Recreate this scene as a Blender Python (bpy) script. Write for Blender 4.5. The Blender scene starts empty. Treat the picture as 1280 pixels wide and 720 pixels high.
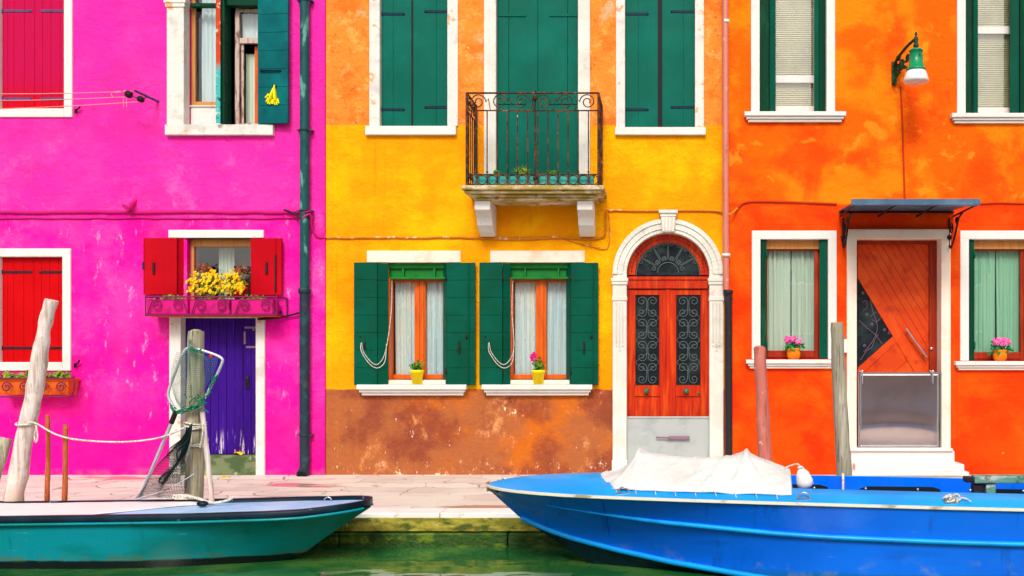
import bpy, math, random
from mathutils import Vector, Matrix, noise as mnoise
R = math.radians
PI = math.pi
scene = bpy.context.scene
COL = scene.collection
# ---------------------------------------------------------------- camera
FPX, DIST, HZ, CX, CY = 1283.0, 13.5, 1.53, 830.0, 448.0
cam_d = bpy.data.cameras.new('camera'); cam = bpy.data.objects.new('camera', cam_d); COL.objects.link(cam)
cam.location = (0, -DIST, HZ); cam.rotation_euler = (R(90), 0, 0)
cam_d.sensor_width = 36; cam_d.lens = 36*FPX/1280
cam_d.shift_x = (640-CX)/1280; cam_d.shift_y = (CY-360)/1280
cam_d.clip_start = .1; cam_d.clip_end = 3000
scene.camera = cam
# ---------------------------------------------------------------- light
SUN_EL, SUN_AZ = 43, -8        # azimuth: degrees from straight behind the camera, negative = left
world = bpy.data.worlds.new('World'); scene.world = world; world.use_nodes = True
wn = world.node_tree; sky = wn.nodes.new('ShaderNodeTexSky'); sky.sky_type = 'NISHITA'; sky.sun_disc = False
sky.sun_elevation = R(SUN_EL); sky.sun_rotation = R(180+SUN_AZ)
sky.air_density = .6; sky.dust_density = 4.5; sky.ozone_density = .3
wn.links.new(sky.outputs[0], wn.nodes['Background'].inputs[0]); wn.nodes['Background'].inputs[1].default_value = .115
sd = bpy.data.lights.new('sun', 'SUN'); sd.energy = 1.5; sd.angle = R(14); sd.color = (1, .975, .94)
so = bpy.data.objects.new('sun', sd); COL.objects.link(so)
dv = Vector((math.sin(R(SUN_AZ))*math.cos(R(SUN_EL)), -math.cos(R(SUN_AZ))*math.cos(R(SUN_EL)), math.sin(R(SUN_EL))))
so.rotation_euler = dv.to_track_quat('Z', 'Y').to_euler(); so.location = (0, -20, 25)
vs = scene.view_settings
vs.view_transform = 'Standard'; vs.look = 'None'; vs.gamma = 1; vs.exposure = .42; vs.use_curve_mapping = False

# ---------------------------------------------------------------- helpers
def X(px, Y=0): return (px-CX)*(Y+DIST)/FPX
def Z(py, Y=0): return HZ-(py-CY)*(Y+DIST)/FPX
def P(px, py, Y=0): return Vector((X(px, Y), Y, Z(py, Y)))
def lin(c):
    return tuple(((v/255)/12.92 if v/255 <= .04045 else ((v/255+.055)/1.055)**2.4) for v in c[:3])+(1,)

def mat(name, base, layers=(), rough=.6, metal=0, bumps=((30, .15, .01),), spec=.22, rvar=0, trans=0, sheen=0, coat=0):
    m = bpy.data.materials.new(name); m.use_nodes = True; nt = m.node_tree; N = nt.nodes; L = nt.links
    b = N['Principled BSDF']
    tc = N.new('ShaderNodeTexCoord')
    sep = N.new('ShaderNodeSeparateXYZ'); L.new(tc.outputs['Object'], sep.inputs[0])
    def tex(scale, detail=5, dist=0, st=(1, 1, 1), off=0, rgh=.6):
        mp = N.new('ShaderNodeMapping'); mp.inputs['Scale'].default_value = st; mp.inputs['Location'].default_value = (off, off*.7, off*1.3)
        L.new(tc.outputs['Object'], mp.inputs[0])
        n = N.new('ShaderNodeTexNoise'); n.inputs['Scale'].default_value = scale; n.inputs['Detail'].default_value = detail
        n.inputs['Distortion'].default_value = dist; n.inputs['Roughness'].default_value = rgh
        L.new(mp.outputs[0], n.inputs['Vector']); return n.outputs[0]
    def mr(sock, lo, hi, a=0, c=1, smooth=True):
        r = N.new('ShaderNodeMapRange'); r.inputs[1].default_value = lo; r.inputs[2].default_value = hi
        r.inputs[3].default_value = a; r.inputs[4].default_value = c
        if smooth: r.interpolation_type = 'SMOOTHSTEP'
        L.new(sock, r.inputs[0]); return r.outputs[0]
    def mul(a, c):
        q = N.new('ShaderNodeMath'); q.operation = 'MULTIPLY'; L.new(a, q.inputs[0])
        if hasattr(c, 'links'): L.new(c, q.inputs[1])
        else: q.inputs[1].default_value = c
        return q.outputs[0]
    cur = None
    for i, ly in enumerate(layers):
        col = lin(ly['c']); s = ly.get('s', 3)
        if s == 0: fac = None
        else: fac = mr(tex(s, ly.get('d', 5), ly.get('dist', 0), ly.get('st', (1, 1, 1)), i*3.1+ly.get('off', 0), ly.get('r', .6)), ly.get('lo', .45), ly.get('hi', .65), 0, ly.get('a', 1))
        if 'z' in ly:
            z0, z1, soft = ly['z']
            wob = N.new('ShaderNodeMath'); wob.operation = 'ADD'
            L.new(sep.outputs[2], wob.inputs[0]); L.new(mul(mr(tex(ly.get('ws', 2.5), 6), 0, 1, -1, 1, False), ly.get('w', .02)), wob.inputs[1])
            zm = mul(mr(wob.outputs[0], z0-soft, z0+soft), mr(wob.outputs[0], z1-soft, z1+soft, 1, 0))
            fac = mul(zm, ly.get('a', 1)) if fac is None else mul(fac, zm)
        mx = N.new('ShaderNodeMix'); mx.data_type = 'RGBA'
        if cur is None: mx.inputs[6].default_value = lin(base)
        else: L.new(cur, mx.inputs[6])
        mx.inputs[7].default_value = col
        L.new(fac, mx.inputs[0]); cur = mx.outputs[2]
    if cur is None: b.inputs['Base Color'].default_value = lin(base)
    else: L.new(cur, b.inputs['Base Color'])
    b.inputs['Metallic'].default_value = metal; b.inputs['Specular IOR Level'].default_value = spec
    b.inputs['Transmission Weight'].default_value = trans; b.inputs['Coat Weight'].default_value = coat; b.inputs['Coat Roughness'].default_value = .15
    if rvar: L.new(mr(tex(4, 4, 0, (1, 1, 1), 9), .3, .7, max(.02, rough-rvar), min(1, rough+rvar)), b.inputs['Roughness'])
    else: b.inputs['Roughness'].default_value = rough
    nrm = None
    for j, bp in enumerate(bumps):
        sc, st, ds = bp[:3]; stretch = bp[3] if len(bp) > 3 else (1, 1, 1)
        bn = N.new('ShaderNodeBump'); bn.inputs['Strength'].default_value = st; bn.inputs['Distance'].default_value = ds
        L.new(tex(sc, 6, .3, stretch, 20+j*7), bn.inputs['Height'])
        if nrm: L.new(nrm, bn.inputs['Normal'])
        nrm = bn.outputs[0]
    if nrm: L.new(nrm, b.inputs['Normal'])
    return m
def Ly(c, s=3, lo=.45, hi=.65, **k): return dict(c=c, s=s, lo=lo, hi=hi, **k)

class MB:
    def __init__(s): s.v = []; s.f = []; s.mi = []; s.sm = []; s.M = Matrix()
    def add(s, vs_, fs, m=0, smooth=False):
        o = len(s.v); s.v += [s.M @ Vector(p) for p in vs_]
        for f in fs: s.f.append([o+i for i in f]); s.mi.append(m); s.sm.append(smooth)
    def box(s, x0, x1, y0, y1, z0, z1, m=0):
        if x0 > x1: x0, x1 = x1, x0
        if y0 > y1: y0, y1 = y1, y0
        if z0 > z1: z0, z1 = z1, z0
        s.add([(x0,y0,z0),(x1,y0,z0),(x1,y1,z0),(x0,y1,z0),(x0,y0,z1),(x1,y0,z1),(x1,y1,z1),(x0,y1,z1)],
              [(0,3,2,1),(4,5,6,7),(0,1,5,4),(1,2,6,5),(2,3,7,6),(3,0,4,7)], m)
    def pbox(s, px0, px1, py0, py1, y0, y1, m=0):      # rectangle measured on the facade plane, given a depth
        s.box(X(px0), X(px1), y0, y1, Z(py1), Z(py0), m)
    def prism(s, poly, y0, y1, m=0, smooth=False):
        n = len(poly)
        s.add([(p[0], y0, p[1]) for p in poly]+[(p[0], y1, p[1]) for p in poly],
              [tuple(range(n)), tuple(range(2*n-1, n-1, -1))], m)
        o = len(s.v)-2*n
        for i in range(n):
            j = (i+1) % n; s.f.append([o+i, o+n+i, o+n+j, o+j]); s.mi.append(m); s.sm.append(smooth)
    def tube(s, pts, r, n=7, m=0, closed=False, flat=None):
        pts = [Vector(p) for p in pts]; k = len(pts)
        if k < 2: return
        rr = r if isinstance(r, (list, tuple)) else [r]*k
        vs_ = []; up = None
        for i, p in enumerate(pts):
            if closed: t = pts[(i+1) % k]-pts[i-1]
            else: t = pts[min(i+1, k-1)]-pts[max(i-1, 0)]
            if t.length < 1e-9: t = Vector((0, 0, 1))
            t.normalize()
            if up is None: up = Vector((0, 1, 0)) if abs(t.y) < .9 else Vector((1, 0, 0))
            a = up-t*up.dot(t)
            if a.length < 1e-4: a = t.orthogonal()
            a.normalize(); bb = t.cross(a); up = a
            for q in range(n):
                an = 2*PI*q/n
                vs_.append(p+a*math.cos(an)*rr[i]+bb*math.sin(an)*rr[i]*(flat or 1))
        fs = []
        for i in range(k if closed else k-1):
            j = (i+1) % k
            for q in range(n): fs.append((i*n+q, i*n+(q+1) % n, j*n+(q+1) % n, j*n+q))
        s.add(vs_, fs, m, True)
        if not closed:
            s.add(vs_[:n], [tuple(range(n-1, -1, -1))], m); s.add(vs_[-n:], [tuple(range(n))], m)
    def lathe(s, prof, c=(0, 0, 0), n=20, m=0, axis='z', smooth=True, sx=1, sy=1):
        vs_ = []; c = Vector(c)
        for r_, h in prof:
            for q in range(n):
                a = 2*PI*q/n; x, y = math.cos(a)*r_*sx, math.sin(a)*r_*sy
                vs_.append(c+(Vector((x, y, h)) if axis == 'z' else Vector((x, -h, y)) if axis == 'y' else Vector((h, x, y))))
        fs = []
        for i in range(len(prof)-1):
            for q in range(n): fs.append((i*n+q, i*n+(q+1) % n, (i+1)*n+(q+1) % n, (i+1)*n+q))
        if prof[0][0] > 1e-4: fs.append(tuple(range(n-1, -1, -1)))
        if prof[-1][0] > 1e-4: fs.append(tuple(range((len(prof)-1)*n, len(prof)*n)))
        s.add(vs_, fs, m, smooth)
    def ball(s, c, r, m=0, n=10, sx=1, sy=1, sz=1):
        s.lathe([(r*math.sin(PI*i/n), -r*sz*math.cos(PI*i/n)) for i in range(n+1)], c, n+2, m, sx=sx, sy=sy)
    def grid(s, fn, nu, nv, m=0, smooth=True):
        vs_ = [fn(i/nu, j/nv) for i in range(nu+1) for j in range(nv+1)]
        s.add(vs_, [(i*(nv+1)+j, (i+1)*(nv+1)+j, (i+1)*(nv+1)+j+1, i*(nv+1)+j+1) for i in range(nu) for j in range(nv)], m, smooth)
    def build(s, name, mats, parent=None, bevel=0, solid=0, seg=1):
        org = Vector((0, 0, 0)); p = parent
        while p is not None: org += Vector(p.location); p = p.parent
        me = bpy.data.meshes.new(name); me.from_pydata([tuple(v-org) for v in s.v], [], s.f)
        for mm in (mats if isinstance(mats, (list, tuple)) else [mats]): me.materials.append(mm)
        for i, pl in enumerate(me.polygons): pl.material_index = s.mi[i]; pl.use_smooth = s.sm[i]
        me.update(); o = bpy.data.objects.new(name, me); COL.objects.link(o)
        if parent: o.parent = parent
        if solid: q = o.modifiers.new('thickness', 'SOLIDIFY'); q.thickness = solid; q.offset = 0
        if bevel: q = o.modifiers.new('bevel', 'BEVEL'); q.width = bevel; q.segments = seg; q.limit_method = 'ANGLE'; q.angle_limit = R(40)
        return o

def tag(o, label=None, cat=None, group=None, kind=None):
    if label: o['label'] = label
    if cat: o['category'] = cat
    if group: o['group'] = group
    if kind: o['kind'] = kind
    return o
def thing(name, label, cat, loc=(0, 0, 0), group=None):
    o = bpy.data.objects.new(name, None); COL.objects.link(o); o.location = loc; o.empty_display_size = .2
    return tag(o, label, cat, group)
def copy_tree(o, parent=None):
    c = o.copy(); COL.objects.link(c); c.parent = parent
    for ch in [q for q in bpy.data.objects if q.parent == o]: copy_tree(ch, c)
    return c
def interp(tab, u):
    if u <= tab[0][0]: return tab[0][1]
    for (a, va), (b_, vb) in zip(tab, tab[1:]):
        if u <= b_: return va+(vb-va)*(u-a)/(b_-a)
    return tab[-1][1]
def smoothpts(pts, k=6):
    pts = [Vector(p) for p in pts]; out = []
    for i in range(len(pts)-1):
        p0 = pts[max(i-1, 0)]; p1 = pts[i]; p2 = pts[i+1]; p3 = pts[min(i+2, len(pts)-1)]
        for j in range(k):
            t = j/k
            out.append(.5*((2*p1)+(p2-p0)*t+(2*p0-5*p1+4*p2-p3)*t*t+(3*p1-p0-3*p2+p3)*t**3))
    return out+[pts[-1]]
def spiral(cx, cz, Y, r0, r1, a0, turns, n=26):
    return [Vector((cx+math.cos(a0+2*PI*turns*i/n)*(r0+(r1-r0)*i/n), Y, cz+math.sin(a0+2*PI*turns*i/n)*(r0+(r1-r0)*i/n))) for i in range(n+1)]
def clip(poly, nx, nz, d):       # keep the side where nx*x+nz*z >= d
    out = []
    for i in range(len(poly)):
        a, b_ = poly[i], poly[(i+1) % len(poly)]
        da, db = nx*a[0]+nz*a[1]-d, nx*b_[0]+nz*b_[1]-d
        if da >= 0: out.append(a)
        if (da >= 0) != (db >= 0):
            t = da/(da-db); out.append((a[0]+(b_[0]-a[0])*t, a[1]+(b_[1]-a[1])*t))
    return out
rnd = random.Random(7)

# ---------------------------------------------------------------- materials
M = {}
FB = ((5, .35, .03), (28, .3, .008), (110, .25, .003))
M['pink'] = mat('pink_plaster', (236, 14, 160), [
    Ly((250, 66, 172), 1.1, .42, .66, a=.75), Ly((224, 6, 124), .8, .47, .7, a=.7, off=4),
    Ly((250, 62, 172), 0, z=(3.45, 20, .02), a=.45),
    Ly((240, 0, 140), 0, z=(-5, .9, .35), a=.6, w=.15),
    Ly((246, 120, 196), 1.5, .50, .76, a=.7, d=12, r=.78, off=2, z=(1.0, 4.6, .5), w=.4),
    Ly((252, 176, 216), 4, .58, .70, a=.75, d=10, r=.75, st=(1.6, 1, .6), off=6, z=(.6, 3.5, .3), w=.4),
    Ly((206, 0, 110), 9, .64, .72, a=.5, d=7, off=8), Ly((176, 0, 100), 3.2, .60, .74, a=.35, d=9, st=(3.2, 1, .16), off=31), Ly((150, 0, 90), 30, .68, .73, a=.5, d=4, off=33), Ly((190, 90, 130), 4, .4, .6, a=.6, d=8, z=(-5, .07, .03), w=.06, ws=6, off=40)], rough=.85, bumps=((3.5, .7, .07), (14, .8, .022), (60, .5, .006)), spec=.12)
M['yellow'] = mat('yellow_plaster', (248, 158, 0), [
    Ly((255, 184, 2), 1.3, .42, .62), Ly((244, 138, 0), .6, .46, .68, a=.8, off=3),
    Ly((250, 140, 12), 2.2, .6, .74, a=.5, d=8, off=5),
    Ly((240, 138, 50), 0, z=(4.60, 20, .012), w=.02),
    Ly((226, 104, 26), 3.2, .48, .66, a=.75, d=9, z=(4.60, 20, .012), w=.02, off=1),
    Ly((250, 172, 88), 4.5, .52, .66, a=.8, d=10, r=.7, z=(4.60, 20, .012), w=.02, off=6),
    Ly((186, 92, 40), 11, .58, .66, a=.8, d=8, r=.7, z=(4.60, 20, .012), w=.02, off=9), Ly((206, 176, 136), 2.6, .565, .65, a=.8, d=11, r=.75, z=(4.60, 20, .012), w=.02, off=19),
    Ly((246, 214, 176), 7, .65, .69, a=.9, d=10, r=.72, z=(4.60, 20, .012), w=.02, off=12),
    Ly((170, 98, 56), 0, z=(-5, 1.125, .012), w=.03, ws=5),
    Ly((204, 106, 24), 1.1, .47, .66, a=.95, d=8, z=(-5, 1.125, .012), w=.03, ws=5, off=2.4),
    Ly((134, 62, 46), 1.9, .47, .66, a=.8, d=8, z=(-5, 1.12, .012), w=.03, ws=5, off=7),
    Ly((236, 166, 104), 2.4, .56, .70, a=.8, d=11, r=.78, st=(1.2, 1, .8), z=(-5, 1.1, .03), off=13),
    Ly((252, 226, 200), 6, .635, .66, a=.95, d=11, r=.75, st=(1.3, 1, .7), z=(-5, 1.0, .08), off=17),
    Ly((255, 220, 190), 7, .56, .62, a=.9, d=9, r=.8, st=(1.3, 1, .8), z=(-5, .16, .08), w=.12, off=27), Ly((206, 110, 0), 3.2, .60, .74, a=.35, d=9, st=(3.2, 1, .16), off=31), Ly((170, 90, 20), 30, .68, .73, a=.5, d=4, off=33)],
    rough=.85, bumps=((3.5, .55, .06), (14, .8, .022), (60, .6, .008)), spec=.12)
M['orange'] = mat('orange_plaster', (246, 96, 0), [
    Ly((252, 132, 8), 1.2, .45, .58, a=.9, d=6, dist=.25, r=.5), Ly((230, 66, 0), 1.0, .5, .64, a=.8, d=7, dist=.3, off=5),
    Ly((252, 148, 30), 2.6, .58, .66, a=.65, d=8, dist=.3, off=7),
    Ly((230, 46, 0), 0, z=(-5, 3.56, .02), a=.82, w=.03),
    Ly((248, 106, 8), .9, .44, .70, a=.75, d=7, dist=.6, z=(-5, 3.54, .02), off=3.3),
    Ly((222, 40, 2), 1.7, .48, .68, a=.7, d=7, z=(-5, 3.54, .02), off=9),
    Ly((255, 170, 80), 7, .65, .68, a=.9, d=9, r=.75, z=(.2, 1.3, .2), off=12), Ly((190, 40, 0), 3.2, .60, .74, a=.35, d=9, st=(3.2, 1, .16), off=31), Ly((170, 50, 0), 30, .68, .73, a=.5, d=4, off=33)],
    rough=.85, bumps=((3.5, .6, .06), (14, .7, .02), (60, .4, .005)), spec=.12)
M['white'] = mat('white_stone', (224, 222, 216), [Ly((206, 200, 188), 5, .5, .75, a=.6, d=8), Ly((176, 150, 120), 13, .67, .75, a=.6, d=8, off=4)], rough=.75, bumps=((9, .3, .01), (70, .25, .003)))
M['whiteworn'] = mat('worn_white_stone', (220, 218, 210), [Ly((190, 186, 176), 4, .5, .7, a=.8, d=9), Ly((222, 150, 80), 6, .6, .66, a=.8, d=9, off=3), Ly((120, 116, 110), 22, .66, .72, a=.6, off=8)], rough=.8, bumps=((9, .5, .015), (60, .35, .004)))
M['cream'] = mat('cream_stone', (212, 210, 198), [Ly((228, 226, 216), 2.5, .4, .65, a=.9), Ly((170, 166, 150), 6, .6, .74, a=.6, d=8, off=5)], rough=.8, bumps=((9, .4, .012), (60, .3, .004)))
M['lintel'] = mat('peach_white_stone', (240, 224, 206), [Ly((242, 196, 172), 3, .5, .7, a=.8, d=7), Ly((236, 206, 160), 9, .6, .7, a=.5)], rough=.8, bumps=((12, .3, .008), (70, .3, .003)))
M['balstone'] = mat('mossy_balcony_stone', (216, 200, 168), [Ly((160, 138, 50), 4, .40, .58, a=.9, d=9, st=(1, 1, 2.5)), Ly((92, 84, 40), 9, .55, .68, a=.8, d=9, off=4), Ly((226, 170, 110), 7, .62, .7, a=.7, off=9)], rough=.85, bumps=((12, .5, .015), (60, .4, .005)))
M['teal'] = mat('teal_green_paint', (0, 92, 76), [Ly((0, 104, 88), 1.5, .4, .7), Ly((0, 88, 70), 5, .58, .75, a=.5, st=(3, 1, .4), off=4), Ly((40, 130, 112), 30, .7, .76, a=.3, off=8)], spec=.08, rough=.5, rvar=.1, bumps=((40, .2, .003, (3, 1, .3)),))
M['bottle'] = mat('bottle_green_paint', (2, 74, 54), [Ly((0, 86, 68), 1.6, .4, .7), Ly((0, 62, 44), 6, .58, .72, a=.5, off=4), Ly((70, 130, 100), 34, .7, .75, a=.4, off=8)], spec=.08, rough=.45, rvar=.1, bumps=((40, .2, .003, (.3, 1, 3)),))
M['bluegreen'] = mat('blue_green_paint', (0, 86, 90), [Ly((2, 112, 112), 2, .4, .7), Ly((0, 74, 76), 6, .58, .72, a=.5, off=4)], spec=.08, rough=.5, bumps=((40, .2, .003, (.3, 1, 3)),))
M['dgreen'] = mat('dark_green_paint', (6, 60, 40), [Ly((20, 90, 60), 6, .55, .7, a=.6, st=(1, 1, .3))], spec=.08, rough=.45, bumps=((40, .2, .003),))
M['brightgreen'] = mat('bright_green_paint', (10, 120, 40), [Ly((4, 92, 30), 5, .5, .7)], rough=.5)
M['darkred'] = mat('deep_red_shutter_paint', (176, 2, 20), [Ly((192, 6, 28), 1.4, .4, .7), Ly((140, 0, 14), 5, .58, .75, a=.5, st=(3, 1, .3), off=4)], spec=.08, rough=.5, bumps=((40, .2, .003, (3, 1, .3)),))
M['red'] = mat('red_shutter_paint', (190, 1, 8), [Ly((202, 4, 16), 1.4, .4, .7), Ly((176, 0, 10), 5, .58, .75, a=.5, st=(3, 1, .3), off=4)], spec=.08, rough=.5, bumps=((40, .2, .003, (3, 1, .3)),))
M['crimson'] = mat('crimson_shutter_paint', (186, 8, 72), [Ly((192, 2, 16), 0, z=(-5, 5.05, .28), w=.1), Ly((196, 10, 70), 4, .5, .7, a=.5, st=(3, 1, .25))], spec=.08, rough=.55, bumps=((40, .2, .003, (3, 1, .3)),))
M['purple'] = mat('purple_door_paint', (54, 14, 126), [Ly((42, 8, 100), 2, .45, .7, a=.8, st=(2, 1, .5)), Ly((86, 50, 176), 9, .58, .72, a=.6, st=(4, 1, .3), off=4), Ly((214, 196, 210), 9, .58, .62, a=.9, d=8, st=(3, 1, .2), z=(-5, .5, .12), off=9)], spec=.08, rough=.55, bumps=((30, .4, .005, (4, 1, .25)),))
M['wood'] = mat('orange_varnished_wood', (214, 94, 12), [Ly((184, 66, 8), 6, .45, .65, a=.8, st=(5, 1, .35)), Ly((226, 120, 40), 3, .55, .7, a=.6, st=(4, 1, .3), off=5)], rough=.4, bumps=((40, .2, .002, (4, 1, .3)),), coat=.2)
M['palewood'] = mat('pale_varnished_wood', (206, 140, 74), [Ly((176, 104, 46), 8, .45, .65, a=.6, st=(4, 1, .3))], rough=.5, bumps=((40, .2, .002, (4, 1, .3)),))
M['oldwood'] = mat('peeling_window_wood', (196, 176, 164), [Ly((120, 86, 66), 7, .5, .62, a=.9, d=8, st=(3, 1, .4)), Ly((90, 60, 40), 18, .6, .7, a=.7)], rough=.8, bumps=((30, .5, .005, (3, 1, .4)),))
M['peel'] = mat('peeling_red_teal_paint', (196, 62, 26), [Ly((66, 176, 172), 0, z=(-5, 5.35, .12), w=.25, ws=9), Ly((210, 214, 196), 10, .56, .64, a=.9, d=8), Ly((20, 70, 54), 12, .6, .66, a=.9, off=5)], rough=.8, bumps=((30, .6, .006),))
M['doorwood'] = mat('red_varnished_door_wood', (190, 42, 4), [Ly((220, 80, 14), 3.5, .45, .65, a=.8, st=(4, 1, .35)), Ly((144, 20, 4), 7, .52, .68, a=.7, st=(5, 1, .3), off=4)], rough=.35, bumps=((50, .25, .002, (4, 1, .3)),), coat=.3)
M['doorwood2'] = mat('orange_varnished_door_wood', (214, 66, 6), [Ly((232, 92, 18), 2.5, .45, .65, a=.7), Ly((176, 40, 4), 6, .52, .68, a=.6, off=4)], rough=.5, bumps=((50, .25, .002),), coat=.05)
M['brownframe'] = mat('red_brown_window_wood', (150, 40, 14), [Ly((186, 66, 22), 5, .45, .65, a=.7, st=(4, 1, .4))], rough=.45)
M['iron'] = mat('black_iron', (34, 32, 34), [Ly((74, 52, 40), 14, .55, .68, a=.6)], rough=.55, metal=.4, bumps=((60, .3, .002),))
M['rust'] = mat('rusted_railing_iron', (58, 46, 40), [Ly((132, 66, 34), 12, .45, .6, a=.8, d=7), Ly((196, 184, 170), 16, .66, .7, a=.8, off=4)], rough=.7, metal=.3, bumps=((60, .5, .003),))
M['strapgreen'] = mat('dark_green_hinge_iron', (4, 34, 58), [Ly((10, 44, 60), 16, .6, .7)], rough=.5, metal=.2)
M['strapdark'] = mat('dark_hinge_iron', (58, 34, 44), [Ly((36, 30, 36), 16, .5, .7)], rough=.6, metal=.3)
M['strapgrey'] = mat('grey_purple_hinge_iron', (96, 72, 118), [Ly((66, 54, 84), 16, .5, .7)], rough=.6, metal=.2)
M['pinkiron'] = mat('plum_painted_iron', (128, 26, 84), [Ly((84, 40, 50), 16, .52, .66, a=.7)], rough=.6, metal=.1)
M['pinkbox'] = mat('magenta_planter', (206, 10, 120), [Ly((160, 4, 90), 5, .5, .7)], rough=.6)
M['copper'] = mat('pinkish_downpipe_metal', (206, 126, 110), [Ly((176, 84, 60), 4, .5, .68, a=.8, d=7, st=(1, 1, .5)), Ly((226, 190, 184), 7, .6, .7, a=.7, off=5)], rough=.45, metal=.15, bumps=((20, .2, .004),))
M['blackpipe'] = mat('black_cast_iron', (36, 36, 42), [Ly((70, 70, 78), 9, .6, .7, a=.6)], rough=.5, bumps=((40, .3, .003),))
M['tealpipe'] = mat('weathered_green_downpipe', (14, 80, 80), [Ly((96, 166, 156), 7, .54, .64, a=.85, d=8, st=(1, 1, .35)), Ly((16, 56, 60), 8, .55, .68, a=.8, d=7, st=(1, 1, .5), off=5)], rough=.55, bumps=((40, .3, .003),))
M['darkpipe'] = mat('dark_slate_downpipe', (34, 52, 64), [Ly((30, 84, 88), 7, .5, .62, a=.7, d=8), Ly((86, 66, 60), 9, .6, .68, a=.7, off=5)], rough=.5, bumps=((40, .3, .003),))
M['cable'] = mat('painted_cable', (206, 128, 24), [Ly((226, 190, 150), 9, .55, .65)], rough=.7)
M['cablepink'] = mat('pink_painted_cable', (190, 10, 110), rough=.7)
M['cablered'] = mat('red_painted_cable', (190, 50, 6), rough=.7)
M['greypaint'] = mat('grey_painted_steel', (172, 180, 178), [Ly((150, 160, 160), 3, .45, .65, a=.7), Ly((196, 196, 190), 12, .62, .7, a=.7, off=4)], rough=.55, bumps=((30, .1, .003),))
M['terra'] = mat('terracotta', (216, 96, 18), [Ly((190, 70, 14), 6, .45, .65), Ly((232, 150, 70), 12, .62, .7, a=.5)], rough=.75)
M['redpot'] = mat('red_clay_pot', (196, 40, 26), rough=.6)
M['yellowpot'] = mat('yellow_pot_plastic', (252, 224, 4), [Ly((244, 206, 0), 6, .5, .7)], rough=.45)
M['orangepot'] = mat('orange_pot_ceramic', (250, 130, 6), [Ly((240, 110, 0), 8, .5, .7)], rough=.45)
M['bluepot'] = mat('dark_blue_pot', (24, 34, 70), rough=.4)
M['tealbox'] = mat('turquoise_board', (60, 170, 160), [Ly((90, 190, 176), 6, .5, .7)], rough=.6)
M['soil'] = mat('potting_soil', (60, 40, 28), rough=.95)
M['leaf'] = mat('green_leaf', (60, 120, 34), [Ly((92, 150, 40), 14, .45, .6), Ly((34, 84, 26), 20, .55, .65, off=4)], rough=.5, trans=0)
M['bleaf'] = mat('blue_green_leaf', (16, 108, 52), [Ly((44, 140, 66), 14, .45, .6)], rough=.5)
M['limeleaf'] = mat('lime_leaf', (132, 160, 40), [Ly((86, 130, 34), 14, .45, .6)], rough=.5)
M['redleaf'] = mat('russet_leaf', (140, 62, 26), [Ly((176, 96, 40), 14, .45, .6)], rough=.6)
M['fyellow'] = mat('yellow_petal', (250, 204, 6), [Ly((246, 150, 6), 20, .55, .65)], rough=.6)
M['fpink'] = mat('pink_petal', (236, 90, 170), [Ly((250, 150, 200), 22, .5, .65)], rough=.6)
M['fmag'] = mat('magenta_petal', (214, 20, 120), rough=.6)
M['glove'] = mat('yellow_rubber', (246, 232, 10), rough=.5)
M['polepale'] = mat('bleached_pole_wood', (226, 214, 206), [Ly((176, 150, 136), 6, .45, .65, a=.8, d=8, st=(4, 4, .4)), Ly((120, 92, 74), 12, .6, .7, a=.7, st=(4, 4, .3), off=4), Ly((214, 160, 120), 0, z=(-5, .3, .25), a=.5, w=.2), Ly((236, 226, 218), 4, .5, .65, a=.7, off=8)], rough=.85, bumps=((18, .7, .01, (3, 3, .3)),))
M['polegrey'] = mat('grey_weathered_pole_wood', (158, 152, 128), [Ly((204, 196, 170), 6, .45, .65, a=.8, d=8, st=(4, 4, .25)), Ly((84, 80, 66), 12, .54, .66, a=.85, st=(5, 5, .2), off=4), Ly((190, 160, 96), 5, .58, .68, a=.7, st=(2, 2, .5), off=9)], rough=.9, bumps=((20, .8, .012, (4, 4, .2)),))
M['polepink'] = mat('dusty_pink_pole', (196, 112, 98), [Ly((214, 136, 120), 3, .45, .65, a=.7), Ly((160, 78, 66), 6, .54, .66, a=.8, d=9, st=(3, 3, .4), off=4), Ly((226, 196, 186), 12, .64, .68, a=.7, d=8, off=9)], rough=.75, bumps=((18, .5, .008, (3, 3, .4)),))
M['stake'] = mat('reddish_stake_wood', (186, 98, 56), [Ly((150, 66, 36), 8, .45, .62, a=.8, st=(4, 4, .5)), Ly((214, 150, 100), 9, .6, .7, a=.7, off=4)], rough=.85, bumps=((30, .6, .006, (3, 3, .4)),))
M['aluminium'] = mat('brushed_aluminium', (206, 214, 220), [Ly((176, 190, 200), 10, .5, .7)], rough=.4, metal=.5, bumps=())
M['netgreen'] = mat('green_cord', (10, 120, 84), rough=.8)
M['netdark'] = mat('dark_net_cord', (24, 44, 44), rough=.85)
M['netpale'] = mat('pale_green_net_cord', (70, 130, 110), rough=.85)
M['rope'] = mat('off_white_rope', (226, 222, 210), [Ly((186, 178, 160), 40, .45, .6)], rough=.9, bumps=((150, .6, .004),))
M['line'] = mat('salmon_line', (240, 150, 160), rough=.8)
M['boatteal'] = mat('teal_boat_paint', (2, 128, 128), [Ly((0, 140, 154), .6, .42, .62, a=.9, d=3), Ly((0, 112, 104), 2.2, .5, .7, a=.6, d=7, st=(.5, 1, 2), off=3), Ly((110, 190, 186), 14, .64, .68, a=.6, d=9, r=.7, st=(.25, 1, 3), off=6), Ly((0, 96, 96), 4, .56, .7, a=.5, d=9, st=(2.5, 1, .4), off=12), Ly((14, 22, 24), 0, z=(-5, -.248, .008), w=.012, ws=4), Ly((80, 100, 50), 5, .4, .6, z=(-.255, -.205, .015), w=.02, a=.5, off=8)], rough=.32, rvar=.08, bumps=((6, .12, .012), (50, .1, .003)), coat=.2)
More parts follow.
